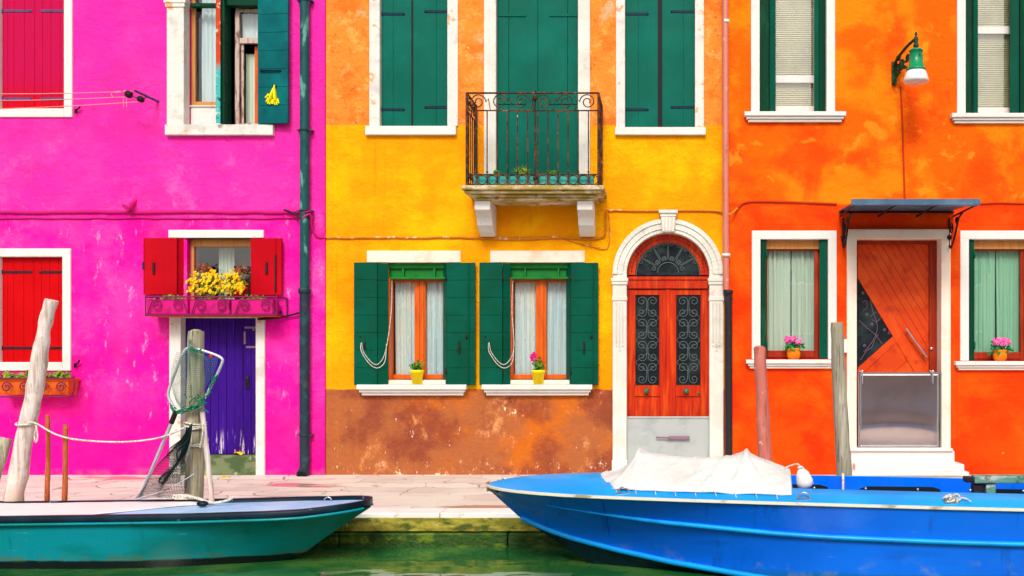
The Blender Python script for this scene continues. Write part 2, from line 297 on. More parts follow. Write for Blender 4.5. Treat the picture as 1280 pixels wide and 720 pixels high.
M['navy'] = mat('navy_gunwale_paint', (2, 26, 40), [Ly((6, 44, 58), 3, .45, .65, a=.8), Ly((110, 160, 170), 18, .66, .7, a=.8, d=8, st=(.5, 1, 1), off=4)], rough=.4, bumps=((40, .3, .003),))
M['paledeck'] = mat('pale_blue_deck_paint', (150, 194, 236), [Ly((176, 210, 240), 2, .45, .65), Ly((120, 170, 214), 7, .58, .7, a=.5, off=3)], rough=.5, bumps=((20, .1, .003),))
M['tarp'] = mat('white_tarpaulin', (238, 234, 232), [Ly((224, 220, 220), 1.6, .45, .65, a=.7), Ly((190, 186, 186), 9, .64, .72, a=.5, off=5)], rough=.7, bumps=((5, .25, .03, (1, 3, 1)), (60, .2, .002)))
M['canvas'] = mat('white_canvas', (220, 222, 216), [Ly((204, 204, 198), 2.5, .45, .65, a=.7), Ly((184, 178, 160), 9, .64, .72, a=.5, off=5)], rough=.85, bumps=((4, .5, .05, (1.5, 1, 1)), (14, .3, .01), (120, .3, .002)))
M['boatblue'] = mat('blue_boat_paint', (0, 104, 236), [Ly((0, 116, 250), .8, .42, .62, a=.9, d=3), Ly((0, 78, 196), 3, .55, .7, a=.45, d=7, st=(.4, 1, 2), off=3), Ly((10, 96, 130), 0, z=(-5, -.24, .03), w=.04, a=.7), Ly((120, 150, 190), 18, .66, .69, a=.55, d=9, r=.7, st=(.2, 1, 3), off=6), Ly((0, 74, 170), 4, .58, .7, a=.5, d=9, st=(2.5, 1, .4), off=12), Ly((150, 160, 120), 5, .5, .7, a=.35, d=9, z=(-.3, -.12, .05), w=.08, off=15)], rough=.36, rvar=.14, bumps=((5, .1, .012), (50, .08, .003)), coat=.25)
M['bottom'] = mat('dark_hull_bottom_paint', (6, 40, 48), [Ly((4, 22, 26), 2, .45, .6), Ly((20, 90, 90), 6, .6, .7, a=.5, off=4)], rough=.5)
M['boatlight'] = mat('light_blue_deck_paint', (0, 150, 238), [Ly((0, 168, 250), 1.5, .42, .62, a=.8), Ly((0, 112, 200), 6, .58, .7, a=.4, st=(.5, 1, 1), off=3), Ly((150, 200, 230), 26, .69, .72, a=.5, d=8, off=6)], rough=.38, bumps=((8, .12, .008),), coat=.15)
M['rub'] = mat('cream_rubbing_strake', (222, 220, 196), [Ly((150, 130, 90), 9, .56, .68, a=.8, d=8, st=(.5, 1, 1)), Ly((176, 150, 160), 4, .6, .7, a=.6, off=4)], rough=.6, bumps=((30, .3, .003),))
M['scuff'] = mat('scuffed_bow_wood', (150, 110, 90), [Ly((214, 190, 176), 8, .5, .6, st=(.3, 1, 4)), Ly((60, 50, 60), 12, .6, .68, off=4)], rough=.8, bumps=((30, .6, .005),))
M['dark'] = mat('opening_shade', (12, 18, 22), rough=.6, bumps=())  # painted shade for holes, slots and gaps
M['chrome'] = mat('cleat_metal', (200, 204, 206), rough=.25, metal=.9, bumps=())
M['steel'] = mat('brushed_stainless_steel', (214, 208, 208), [Ly((196, 188, 188), 3, .45, .65, a=.6)], rough=.2, metal=1, bumps=((1.2, .12, .02), (60, .04, .001, (.2, 1, 6))))
M['floatwhite'] = mat('white_fender_vinyl', (236, 236, 232), [Ly((206, 206, 200), 6, .55, .7)], rough=.45)
M['plank'] = mat('weathered_green_plank', (96, 150, 130), [Ly((196, 200, 186), 7, .5, .62, a=.9, d=8, st=(.6, 2, 2)), Ly((60, 84, 70), 9, .56, .66, a=.8, off=4)], rough=.9, bumps=((30, .6, .006, (.4, 2, 2)),))
M['lampgreen'] = mat('green_lamp_enamel', (8, 140, 90), [Ly((4, 110, 70), 8, .55, .7)], rough=.35, coat=.3)
M['lampdark'] = mat('dark_green_cast_iron', (20, 70, 40), [Ly((10, 40, 26), 18, .5, .65), Ly((110, 40, 26), 14, .62, .7, off=4)], rough=.6, bumps=((50, .7, .006),))
M['lampglass'] = mat('milky_lamp_glass', (232, 230, 230), [Ly((214, 190, 190), 5, .5, .7, a=.5)], rough=.25)
M['awn'] = mat('slate_blue_awning_sheet', (66, 100, 126), [Ly((86, 122, 146), 3, .45, .65), Ly((40, 60, 80), 8, .58, .7, a=.5)], rough=.4, bumps=((20, .1, .003),))
M['roof'] = mat('roof_tile', (176, 90, 60), [Ly((140, 70, 50), 3, .45, .65), Ly((196, 130, 90), 9, .55, .7)], rough=.9)
M['curtain'] = mat('reflection_tinted_voile', (206, 222, 222), [Ly((182, 206, 212), 3, .4, .7, a=.7, st=(3, 1, .2)), Ly((232, 212, 176), 2, .5, .7, a=.5, st=(2, 1, .3), off=4)], rough=.9, bumps=())  # pale voile; the blue tint paints in reflections seen in the panes
M['curtgreen'] = mat('pale_green_curtain', (186, 208, 190), [Ly((206, 216, 198), 3, .4, .7, a=.7, st=(4, 1, .2))], rough=.9, bumps=())
M['blind'] = mat('cream_slat_blind', (204, 200, 160), [Ly((184, 180, 140), 3, .45, .7)], rough=.6, bumps=())
M['blindgrey'] = mat('olive_shade_cloth', (206, 200, 166), rough=.8, bumps=())
M['interior'] = mat('dim_interior', (58, 52, 44), [Ly((40, 36, 30), 1.5, .4, .6)], rough=.9, bumps=())  # dimness of the rooms is put into this colour
M['brass'] = mat('verdigris_brass', (70, 104, 84), [Ly((120, 130, 90), 20, .5, .65)], rough=.5, metal=.4)
M['irongrey'] = mat('grey_green_grille_iron', (92, 108, 108), rough=.6, metal=.2, bumps=())
M['bulb'] = mat('dark_plug', (40, 26, 26), rough=.6)
M['sticker'] = mat('worn_tape', (140, 110, 130), rough=.8)

def glass_mat(name, tint, refl=1.0):
    m = bpy.data.materials.new(name); m.use_nodes = True; nt = m.node_tree; N = nt.nodes; L = nt.links
    N.remove(N['Principled BSDF']); out = N['Material Output']
    tr = N.new('ShaderNodeBsdfTransparent'); tr.inputs[0].default_value = tint
    gl = N.new('ShaderNodeBsdfGlossy'); gl.inputs['Roughness'].default_value = .015
    lw = N.new('ShaderNodeLayerWeight'); pw = N.new('ShaderNodeMath'); pw.operation = 'POWER'; pw.inputs[1].default_value = 4; L.new(lw.outputs['Facing'], pw.inputs[0])
    fr = N.new('ShaderNodeMath'); fr.operation = 'MULTIPLY_ADD'; fr.inputs[1].default_value = .8; fr.inputs[2].default_value = .16*refl; L.new(pw.outputs[0], fr.inputs[0])
    n = N.new('ShaderNodeTexNoise'); n.inputs['Scale'].default_value = 1.7; bn = N.new('ShaderNodeBump'); bn.inputs['Strength'].default_value = .12; bn.inputs['Distance'].default_value = .03
    L.new(n.outputs[0], bn.inputs['Height']); L.new(bn.outputs[0], gl.inputs['Normal'])
    mx = N.new('ShaderNodeMixShader'); L.new(fr.outputs[0], mx.inputs[0]); L.new(tr.outputs[0], mx.inputs[1]); L.new(gl.outputs[0], mx.inputs[2])
    L.new(mx.outputs[0], out.inputs[0]); return m
M['glass'] = glass_mat('window_glass', (.96, .99, .98, 1), 1.0)
M['gglass'] = glass_mat('green_tinted_glass', (.7, .93, .84, 1), 1.1)
M['dglass'] = mat('dark_door_glass', (26, 36, 42), [Ly((44, 60, 62), 4, .45, .65), Ly((30, 26, 24), 9, .55, .7)], rough=.12, spec=.5, bumps=((5, .15, .02),))

# paving, quay, water, ground: node work of their own
def paving_mat():
    m = mat('pinkish_stone_paving', (200, 186, 172), rough=.7, bumps=())
    nt = m.node_tree; N = nt.nodes; L = nt.links; b = N['Principled BSDF']
    tc = N.new('ShaderNodeTexCoord'); nz = N.new('ShaderNodeTexNoise'); nz.inputs['Scale'].default_value = 1.3; nz.inputs['Detail'].default_value = 3
    L.new(tc.outputs['Object'], nz.inputs['Vector'])
    va = N.new('ShaderNodeVectorMath'); va.operation = 'SCALE'; va.inputs['Scale'].default_value = .9; L.new(nz.outputs['Color'], va.inputs[0])
    vb = N.new('ShaderNodeVectorMath'); vb.operation = 'ADD'; L.new(tc.outputs['Object'], vb.inputs[0]); L.new(va.outputs[0], vb.inputs[1])
    br = N.new('ShaderNodeTexBrick'); br.inputs['Scale'].default_value = 1; br.inputs['Brick Width'].default_value = .55; br.inputs['Row Height'].default_value = .4; br.squash = 1.5; br.squash_frequency = 3; br.offset = .37
    br.inputs['Mortar Size'].default_value = .012; br.inputs['Mortar Smooth'].default_value = .3; br.inputs['Bias'].default_value = -.1
    br.inputs['Color1'].default_value = lin((228, 218, 206)); br.inputs['Color2'].default_value = lin((204, 186, 174)); br.inputs['Mortar'].default_value = lin((140, 128, 114))
    L.new(vb.outputs[0], br.inputs['Vector'])
    n2 = N.new('ShaderNodeTexNoise'); n2.inputs['Scale'].default_value = 1.1; n2.inputs['Detail'].default_value = 9; L.new(tc.outputs['Object'], n2.inputs['Vector'])
    r2 = N.new('ShaderNodeMapRange'); r2.inputs[1].default_value = .42; r2.inputs[2].default_value = .66; L.new(n2.outputs[0], r2.inputs[0])
    mx = N.new('ShaderNodeMix'); mx.data_type = 'RGBA'; mx.inputs[7].default_value = lin((222, 216, 200)); L.new(br.outputs[0], mx.inputs[6]); L.new(r2.outputs[0], mx.inputs[0])
    n3 = N.new('ShaderNodeTexNoise'); n3.inputs['Scale'].default_value = .55; n3.inputs['Detail'].default_value = 7
    mp = N.new('ShaderNodeMapping'); mp.inputs['Scale'].default_value = (.7, 2.2, 1); mp.inputs['Location'].default_value = (3.3, 1.7, 0); L.new(tc.outputs['Object'], mp.inputs[0]); L.new(mp.outputs[0], n3.inputs['Vector'])
    r3 = N.new('ShaderNodeMapRange'); r3.inputs[1].default_value = .60; r3.inputs[2].default_value = .63; r3.inputs[4].default_value = .8; L.new(n3.outputs[0], r3.inputs[0])
    mx2 = N.new('ShaderNodeMix'); mx2.data_type = 'RGBA'; mx2.inputs[7].default_value = lin((168, 128, 108)); L.new(mx.outputs[2], mx2.inputs[6]); L.new(r3.outputs[0], mx2.inputs[0])
    L.new(mx2.outputs[2], b.inputs['Base Color'])
    r4 = N.new('ShaderNodeMapRange'); r4.inputs[1].default_value = .60; r4.inputs[2].default_value = .63; r4.inputs[3].default_value = .65; r4.inputs[4].default_value = .22; L.new(n3.outputs[0], r4.inputs[0])
    L.new(r4.outputs[0], b.inputs['Roughness'])
    bn = N.new('ShaderNodeBump'); bn.inputs['Strength'].default_value = .5; bn.inputs['Distance'].default_value = .01; bn.invert = True; L.new(br.outputs['Fac'], bn.inputs['Height'])
    b2 = N.new('ShaderNodeBump'); b2.inputs['Strength'].default_value = .3; b2.inputs['Distance'].default_value = .01; L.new(n2.outputs[0], b2.inputs['Height']); L.new(bn.outputs[0], b2.inputs['Normal'])
    L.new(b2.outputs[0], b.inputs['Normal']); return m
M['paving'] = paving_mat()
M['coping'] = mat('white_quay_coping_stone', (244, 240, 234), [Ly((230, 222, 212), 2, .45, .65, a=.6), Ly((196, 180, 160), 6, .6, .7, a=.6, d=8, off=3), Ly((120, 120, 50), 0, z=(-5, -.045, .012), w=.02, ws=9)], rough=.7, bumps=((10, .4, .01),))
M['moss'] = mat('mossy_quay_stone', (128, 126, 44), [Ly((186, 172, 70), 3, .45, .6, a=.85, d=8, st=(1, 1, 2.5)), Ly((64, 84, 34), 5, .5, .62, a=.85, d=9, st=(1, 1, 2), off=3), Ly((170, 100, 40), 12, .62, .67, a=.7, d=7, off=6), Ly((206, 196, 130), 9, .64, .7, a=.7, d=8, off=9)], rough=.85, bumps=((14, .9, .03), (60, .6, .006)))
M['algae'] = mat('wet_algae_stone', (52, 84, 28), [Ly((110, 130, 34), 6, .5, .62, a=.85, d=9, st=(.7, 1, 2)), Ly((24, 46, 20), 4, .5, .62, a=.85, d=9, off=3)], rough=.4, bumps=((18, 1, .03),))
M['mossstep'] = mat('green_stained_step_stone', (112, 124, 88), [Ly((70, 90, 56), 4, .45, .6, a=.95, d=9, st=(1, 1, 2)), Ly((176, 180, 146), 8, .58, .68, a=.8, d=8, off=4)], rough=.85, bumps=((14, .5, .01),))
M['ground'] = mat('lagoon_ground', (150, 146, 130), [Ly((120, 126, 96), .05, .4, .6)], rough=.9)
def water_mat():
    m = mat('green_canal_water', (26, 96, 48), [Ly((84, 132, 58), 1.6, .45, .65, a=.7)], rough=.03, spec=.5, bumps=())
    nt = m.node_tree; N = nt.nodes; L = nt.links; b = N['Principled BSDF']; b.inputs['IOR'].default_value = 1.45
    tc = N.new('ShaderNodeTexCoord'); nr = None
    for sc, st, ds, dt in ((.8, .32, .06, 2), (3.0, .14, .015, 2)):
        mp = N.new('ShaderNodeMapping'); mp.inputs['Scale'].default_value = (1, 1.5, 1); L.new(tc.outputs['Object'], mp.inputs[0])
        n = N.new('ShaderNodeTexNoise'); n.inputs['Scale'].default_value = sc; n.inputs['Detail'].default_value = dt; L.new(mp.outputs[0], n.inputs['Vector'])
        bn = N.new('ShaderNodeBump'); bn.inputs['Strength'].default_value = st; bn.inputs['Distance'].default_value = ds; L.new(n.outputs[0], bn.inputs['Height'])
        if nr: L.new(nr, bn.inputs['Normal'])
        nr = bn.outputs[0]
    L.new(nr, b.inputs['Normal']); return m
M['water'] = water_mat()
# ---------------------------------------------------------------- the setting
QY = -3.38; WL = -.32
g = MB(); g.grid(lambda u, v: Vector((-900+1800*u, 3+1500*v, -.02)), 4, 4); tag(g.build('ground', M['ground']), kind='structure')
g = MB(); g.box(-60, 60, QY+.34, 9, -.5, 0); tag(g.build('pavement', M['paving']), kind='structure')
g = MB(); x = -60
while x < 60:
    w = rnd.uniform(1.5, 2.3); g.box(x, x+w-.006, QY, QY+.335, -.145, .004+rnd.uniform(0, .004)); x += w
tag(g.build('quay_coping', M['coping'], bevel=.012, seg=2), kind='structure')
g = MB(); x = -60
while x < 60:
    w = rnd.uniform(1.2, 2.4); g.box(x, x+w-.008, QY+.012, QY+.33, -.185, -.148); x += w
x = -60
while x < 60:
    w = rnd.uniform(1.4, 2.2); g.box(x, x+w-.01, QY-.035-rnd.uniform(0, .015), QY+.32, -1.6, -.188); x += w
tag(g.build('quay_wall', M['algae'], bevel=.015, seg=2), kind='structure')
g = MB(); x = -60                                     # mossy face course of the quay, proud of the coping by a hair
while x < 60:
    w = rnd.uniform(1.6, 2.5); g.box(x, x+w-.008, QY-.006, QY+.03, -.178, -.04); x += w
tag(g.build('quay_face', M['moss'], bevel=.008), kind='structure')
g = MB(); g.box(-900, 900, -12.95, QY+.1, -3, WL); tag(g.build('canal_water', M['water']), kind='structure')
g = MB(); g.box(-900, 900, -1200, -12.95, -3, 0); tag(g.build('opposite_bank', M['paving']), kind='structure')

# ---------------------------------------------------------------- house shells
def wall_shell(root, m, x0, x1, yf, top, holes, arch=None, depth=.34, back=7.5, trim=None):
    """front wall with real openings, plus side and back walls"""
    mb = MB()
    rects = [tuple(h) for h in holes]
    if arch: ax0, ax1, azs, azt = arch; rects.append((ax0, ax1, 0 if False else -.3, azt))
    xs = sorted({x0, x1}|{v for r in rects for v in r[:2]}); zs = sorted({-.3, top}|{v for r in rects for v in r[2:]})
    xs = [v for v in xs if x0 <= v <= x1]; zs = [v for v in zs if -.3 <= v <= top]
    for a, b_ in zip(xs, xs[1:]):
        for c, d in zip(zs, zs[1:]):
            mx, mz = (a+b_)/2, (c+d)/2
            if any(r[0] < mx < r[1] and r[2] < mz < r[3] for r in rects): continue
            for y in (yf, yf+depth): mb.add([(a, y, c), (b_, y, c), (b_, y, d), (a, y, d)], [(0, 1, 2, 3)])
    for h in holes:
        a, b_, c, d = h
        for q in ([(a, c), (b_, c)], [(b_, c), (b_, d)], [(b_, d), (a, d)], [(a, d), (a, c)]):
            mb.add([(q[0][0], yf, q[0][1]), (q[1][0], yf, q[1][1]), (q[1][0], yf+depth, q[1][1]), (q[0][0], yf+depth, q[0][1])], [(0, 1, 2, 3)])
    if arch:
        cx, r = (ax0+ax1)/2, (ax1-ax0)/2; n = 28
        pts = [(cx-r*math.cos(PI*i/n), azs+(azt-azs)*math.sin(PI*i/n)) for i in range(n+1)]
        for p, q in zip(pts, pts[1:]):
            for y in (yf, yf+depth): mb.add([(p[0], y, p[1]), (q[0], y, q[1]), (q[0], y, azt), (p[0], y, azt)], [(0, 1, 2, 3)])
            mb.add([(p[0], yf, p[1]), (q[0], yf, q[1]), (q[0], yf+depth, q[1]), (p[0], yf+depth, p[1])], [(0, 1, 2, 3)])
        for xx in (ax0, ax1): mb.add([(xx, yf, -.3), (xx, yf, azs), (xx, yf+depth, azs), (xx, yf+depth, -.3)], [(0, 1, 2, 3)])
    for xx in (x0, x1): mb.add([(xx, yf, -.3), (xx, yf, top), (xx, back, top), (xx, back, -.3)], [(0, 1, 2, 3)])
    mb.add([(x0, back, -.3), (x1, back, -.3), (x1, back, top), (x0, back, top)], [(0, 1, 2, 3)])
    w = mb.build('wall', m, root)
    mb = MB(); e = .35; ov = .0; ym = (yf-e+back)/2      # tiled gable roof with eaves
    for y in (yf-e, back+e):
        mb.add([(x0-ov, y, top), (x1+ov, y, top), (x1+ov, ym, top+1.7), (x0-ov, ym, top+1.7)], [(0, 1, 2, 3)])
    mb.build('roof', M['roof'], root, solid=.12)
    for i, xx in enumerate((x0, x1)):
        mb = MB(); s_ = .003 if i == 0 else -.003
        mb.add([(xx+s_, yf, top-.05), (xx+s_, back, top-.05), (xx+s_, ym, top+1.6)], [(0, 1, 2)])
        mb.build('gable', m, root)
    mb = MB(); mb.box(x0+.05, x1-.05, yf+1.8, yf+1.83, -.25, top-.1); mb.build('inner_wall', M['interior'], root)
    return w
TOP = 7.6
def rect(px0, px1, py0, py1): return (X(px0), X(px1), Z(py1), Z(py0))
pink = thing('pink_house', 'hot pink plastered house with red shutters and a purple door', 'house', (X(100), 0, 0), 'terraced houses along the quay')
yellow = thing('yellow_house', 'amber yellow plastered house with balcony, arched door and worn brown base', 'house', (X(656), 0, 0), 'terraced houses along the quay')
orange = thing('orange_house', 'mottled orange plastered house with small door awning and wall lamp', 'house', (X(1150), 0, 0), 'terraced houses along the quay')
TWP = -46   # tops of upstairs windows, above the picture
wA = rect(1, 83, TWP, 137); wB = rect(1, 81, 321, 453); wC = rect(232, 327, TWP, 158); wD = rect(235, 316, 298, 380); dP = (X(228), X(322), 0.04, Z(397))
wE = rect(475, 560, TWP, 158); wF = rect(620, 723, TWP, 221); wG = rect(781, 869, TWP, 160); wH = rect(484, 558, 328, 480); wI = rect(636, 715, 328, 480)
arch = (X(783), X(887), Z(343), Z(291))
wJ = rect(949, 1033, TWP, 141); wK = rect(1206, 1290, TWP, 143); wL = rect(950, 1035, 299, 449); wN = rect(1210, 1295, 299, 451); dM = (X(1070), X(1176), Z(572), Z(298))
wall_shell(pink, M['pink'], X(-170), X(407), -.03, TOP, [wA, wB, wC, wD, dP])
wall_shell(yellow, M['yellow'], X(407)+.004, X(905.5), 0, TOP+.25, [wE, wF, wG, wH, wI], arch)
wall_shell(orange, M['orange'], X(905.5)+.004, X(1480), -.01, TOP-.1, [wJ, wK, wL, wN, dM])

# ---------------------------------------------------------------- builders for windows, shutters, surrounds
def frame(mb, r, yf, y1, st=.055, mid=(), rail=None, bot=None, top=None, m=0):
    x0, x1, z0, z1 = r; bt = bot or st; tp = top or st
    mb.box(x0, x0+st, yf, y1, z0, z1, m); mb.box(x1-st, x1, yf, y1, z0, z1, m)
    mb.box(x0+st, x1-st, yf, y1, z0, z0+bt, m); mb.box(x0+st, x1-st, yf, y1, z1-tp, z1, m)
    for c, w in mid: mb.box(c-w/2, c+w/2, yf, y1, z0+bt, z1-tp, m)
def surround(parent, r, w, m, yf=0, proud=.03, inn=.13, top=None, sides=(1, 1), bottom=0, name='surround', open_top=True):
    x0, x1, z0, z1 = r; mb = MB(); e = .004; t = top or w
    if sides[0]: mb.box(x0-w, x0+e, yf-proud, yf+inn, z0-bottom, z1)
    if sides[1]: mb.box(x1-e, x1+w, yf-proud, yf+inn, z0-bottom, z1)
    mb.box(x0-w if sides[0] else x0+e, x1+w if sides[1] else x1-e, yf-proud, yf+inn, z1-e, z1+t)
    if bottom: mb.box(x0+e, x1-e, yf-proud, yf+inn, z0-bottom, z0+e)
    return mb.build(name, m, parent, bevel=.008, seg=2)
def sill(parent, px0, px1, py0, py1, m, depth=.1, yf=0, mould=True, inn=.2):
    mb = MB(); x0, x1, z0, z1 = X(px0), X(px1), Z(py1), Z(py0)
    if mould:
        h = z1-z0
        mb.box(x0, x1, yf-depth, yf+.002, z0+h*.55, z1)
        mb.box(x0+.025, x1-.025, yf-depth*.75, yf+.002, z0+h*.28, z0+h*.55)
        mb.box(x0+.05, x1-.05, yf-depth*.5, yf+.002, z0, z0+h*.28)
    else: mb.box(x0, x1, yf-depth, yf+.002, z0, z1)
    return mb.build('sill', m, parent, bevel=.006, seg=2)
def curtain(parent, r, y, m, amp=.02, waves=9, gap=None, seed=0, name='curtain'):
    rr = random.Random(seed); ph = rr.uniform(0, 6); x0, x1, z0, z1 = r
    def fn(u, v):
        uu = u+.02*math.sin(u*23+ph)+.05*math.sin(u*6.1+ph*2)+.018*math.sin(u*29+ph+v*1.5)+.01*math.sin(v*4+ph)
        return Vector((x0+(x1-x0)*u, y+amp*(.55+.6*abs(math.sin(u*4+ph)))*math.sin(uu*waves*2*PI+ph+.5*math.sin(v*3+u*5))+amp*.5*math.sin(uu*waves*4.3*PI+v), z0+(z1-z0)*v))
    mb = MB(); mb.grid(fn, waves*12, 5); return mb.build(name, m, parent)
def pane(parent, r, y, m='glass'):
    mb = MB(); mb.add([(r[0], y, r[2]), (r[1], y, r[2]), (r[1], y, r[3]), (r[0], y, r[3])], [(0, 1, 2, 3)]); return mb.build('pane', M[m], parent)
def leaf(parent, hx, hy, ang, w, z0, z1, m, sm, kind='v', n=2, straps=(), th=.035, bar=None, flip=1, gaps=None, name='shutter', extras=None):
    """a shutter leaf hinged at (hx, hy); local +x runs along the leaf, its outside looks to local -y"""
    mb = MB(); mb.M = Matrix.Translation((hx, hy, 0)) @ Matrix.Rotation(ang, 4, 'Z') @ Matrix.Diagonal((1, flip, 1, 1))
    g_ = .0035
    mb.box(.002, w-.002, -th*.45, th*.5, z0+.002, z1-.002, 0)
    if kind == 'v':
        cuts = gaps or [i/n for i in range(n+1)]
        for a, b_ in zip(cuts, cuts[1:]): mb.box(a*w+g_/2, b_*w-g_/2, -th*.5-.004, -th*.45+.004, z0, z1, 0)
    else:
        h = (z1-z0)/n
        for i in range(n): mb.box(0, w, -th*.5-.005, -th*.45+.004, z0+i*h+g_/2, z0+(i+1)*h-g_/2, 0)
    for sz, sl in straps:
        mb.box(-.01, sl, -th*.5-.012, -th*.5-.0035, sz-.017, sz+.017, 1); mb.lathe([(.02, -.001), (.02, .009)], (sl, -th*.5-.0035, sz), 8, 1, 'y')
        for k in range(3): mb.ball((sl*(.2+.3*k), -th*.5-.012, sz), .005, 1, 4)
        mb.lathe([(.012, -.03), (.012, .03)], (-.005, -th*.5-.006, sz), 8, 1)
    if bar:
        bz, bx, bh = bar; mb.box(bx-.008, bx+.008, -th*.5-.022, -th*.5-.004, bz-bh/2, bz+bh/2, 1)
    if extras: extras(mb)
    return mb.build(name, [M[m], M[sm]], parent, bevel=.002)

# ================================================================ PINK HOUSE
yf = -.03
for r, m, sm, so_, lbl in ((wA, 'crimson', 'strapgrey', (13, 123), 'crimson and red shutters'), (wB, 'red', 'strapdark', (340, 435), None)):
    w = surround(pink, r, .105, M['white'], yf, .025, .1, bottom=.11, name='window')
    mid = (r[0]+r[1])/2; hw = (r[1]-r[0])/2-.004
    st = [(Z(y), .38) for y in so_]
    leaf(w, r[0]+.004, yf+.075, 0, hw, r[2]+.005, r[3]-.005, m, sm, straps=st, gaps=[0, .17, .36, .68, 1])
    leaf(w, r[1]-.004, yf+.075, PI, hw, r[2]+.005, r[3]-.005, m, sm, straps=[(z, .33) for z, _ in st], flip=-1, gaps=[0, .22, .5, .76, 1])
# upstairs casement with one blue-green shutter folded against the wall
w = MB()
rs = (X(233), X(278), Z(128.5), Z(TWP)); frame(w, rs, yf+.17, yf+.21, .05, bot=.05)
wc = w.build('window', M['palewood'], pink, bevel=.004)
pane(wc, (rs[0]+.03, rs[1]-.03, rs[2]+.03, rs[3]), yf+.19)
curtain(wc, (rs[0]+.09, rs[1]-.13, rs[2]+.04, rs[3]), yf+.27, M['curtain'], .015, 3, seed=3)
w = MB(); w.box(X(233), X(279), yf+.15, yf+.2, Z(157.5), Z(129)); w.box(X(230), X(281), yf+.13, yf+.16, Z(131), Z(129.2)); w.build('apron_panel', M['white'], wc, bevel=.004)
w = MB(); w.box(X(211), X(232)+.004, yf-.03, yf+.14, Z(158), Z(TWP-10)); w.box(X(327)-.004, X(338), yf-.02, yf+.14, Z(158), Z(TWP-10))
w.box(X(209.5), X(234), yf-.045, yf+.1, Z(11), Z(6)); w.box(X(208), X(235.5), yf-.055, yf+.1, Z(6), Z(0)); w.box(X(232)+.004, X(327)-.004, yf-.03, yf+.14, Z(TWP), Z(TWP-10))
w.build('surround', M['whiteworn'], wc, bevel=.008, seg=2)
w = MB(); w.box(X(210.5), X(344.5), yf-.07, yf+.05, Z(170.5), Z(158)+.004); w.build('sill', M['whiteworn'], wc, bevel=.006, seg=2)
w = MB(); w.box(X(283), X(326.5), yf-.01, yf+.1, Z(8), Z(TWP)); w.box(X(235), X(277), yf+.08, yf+.16, Z(6.5), Z(2)); w.build('roller_box', M['dgreen'], wc, bevel=.004)
leaf(wc, X(281.5), yf-.08, PI/2, .22, Z(156.5), Z(TWP), 'dgreen', 'strapgreen', 'h', 8, th=.06, name='shutter')
w = MB(); w.box(X(276.3), X(281.8), yf-.13, yf-.112, Z(157), Z(TWP)); w.build('shutter_edge', M['peel'], wc, bevel=.003)
def hdl(mb):
    mb.tube([(.05, -.03, Z(92)), (.07, -.05, Z(92)), (.3, -.05, Z(92)), (.32, -.03, Z(92))], .011, 6, 1)
    mb.box(.03, .06, -.03, -.02, Z(94), Z(89), 1)
leaf(wc, X(326.5), yf-.05, R(-6), .41, Z(157), Z(TWP), 'bluegreen', 'strapgreen', 'h', 9, th=.045, extras=hdl)
w = MB(); frame(w, (X(290), X(327), Z(157.5), Z(TWP)), yf+.12, yf+.17, .055); w.box(X(294), X(326), yf+.14, yf+.18, Z(51), Z(44)); w.box(X(294), X(326), yf+.12, yf+.16, Z(11.5), Z(8))
w.box(X(296), X(299), yf+.17, yf+.2, Z(157), Z(51)); w.build('inner_frame', M['oldwood'], wc, bevel=.004)
w = MB(); w.box(X(311), X(317), yf+.22, yf+.25, Z(157), Z(52)); w.box(X(317), X(326), yf+.22, yf+.25, Z(56), Z(52)); w.build('open_sash', M['wood'], wc, bevel=.003)
pane(wc, (X(296), X(326), Z(45), Z(11)), yf+.165)
curtain(wc, (X(297), X(309), Z(157), Z(60)), yf+.3, M['curtgreen'], .01, 2, seed=5)
curtain(wc, (X(318), X(327), Z(157), Z(56)), yf+.28, M['curtgreen'], .01, 1, seed=6)
curtain(wc, (X(296), X(327), Z(45), Z(8)), yf+.24, M['curtain'], .01, 3, seed=6)
# small window over the door
w = MB(); frame(w, wD, yf+.1, yf+.15, .045, top=.1); wd = w.build('window', M['palewood'], pink, bevel=.004)
pane(wd, (wD[0]+.03, wD[1]-.03, wD[2]+.03, wD[3]-.08), yf+.13)
curtain(wd, (X(262), X(282), wD[2]+.02, wD[3]-.1), yf+.3, M['curtgreen'], .012, 3, seed=8)
curtain(wd, (X(285), X(314), wD[2]+.02, wD[3]-.16), yf+.34, M['interior'], .012, 4, seed=9)  # sheet in the painted room dimness
w = MB(); w.pbox(213, 331.5, 288, 298, yf-.03, yf+.12); w.build('lintel', M['white'], wd, bevel=.008, seg=2)
def slot(mb, a=.14):
    for dx in (a,): mb.tube([(dx, -.03, Z(343)), (dx, -.03, Z(329))], .018, 8, 1)
def slot2(mb):
    slot(mb, .3); mb.box(.42, .45, -.028, -.02, Z(338), Z(328), 1)
leaf(wd, X(225), yf-.035, R(180), .44, Z(368.5), Z(298.5), 'darkred', 'strapdark', 'v', 3, gaps=[0, .97, 1], flip=-1, extras=slot2)
leaf(wd, X(234.5), yf+.07, R(-133), .13, Z(368.5), Z(298.5), 'darkred', 'strapdark', 'v', 1, flip=-1)
leaf(wd, X(316.5), yf-.03, R(-5), .42, Z(369.5), Z(299), 'darkred', 'strapdark', 'v', 3, gaps=[0, .8, .84, 1], extras=lambda mb: (slot(mb, .22), mb.tube([(.34, -.03, Z(366)), (.345, -.035, Z(345)), (.34, -.03, Z(320))], .012, 6, 1)))
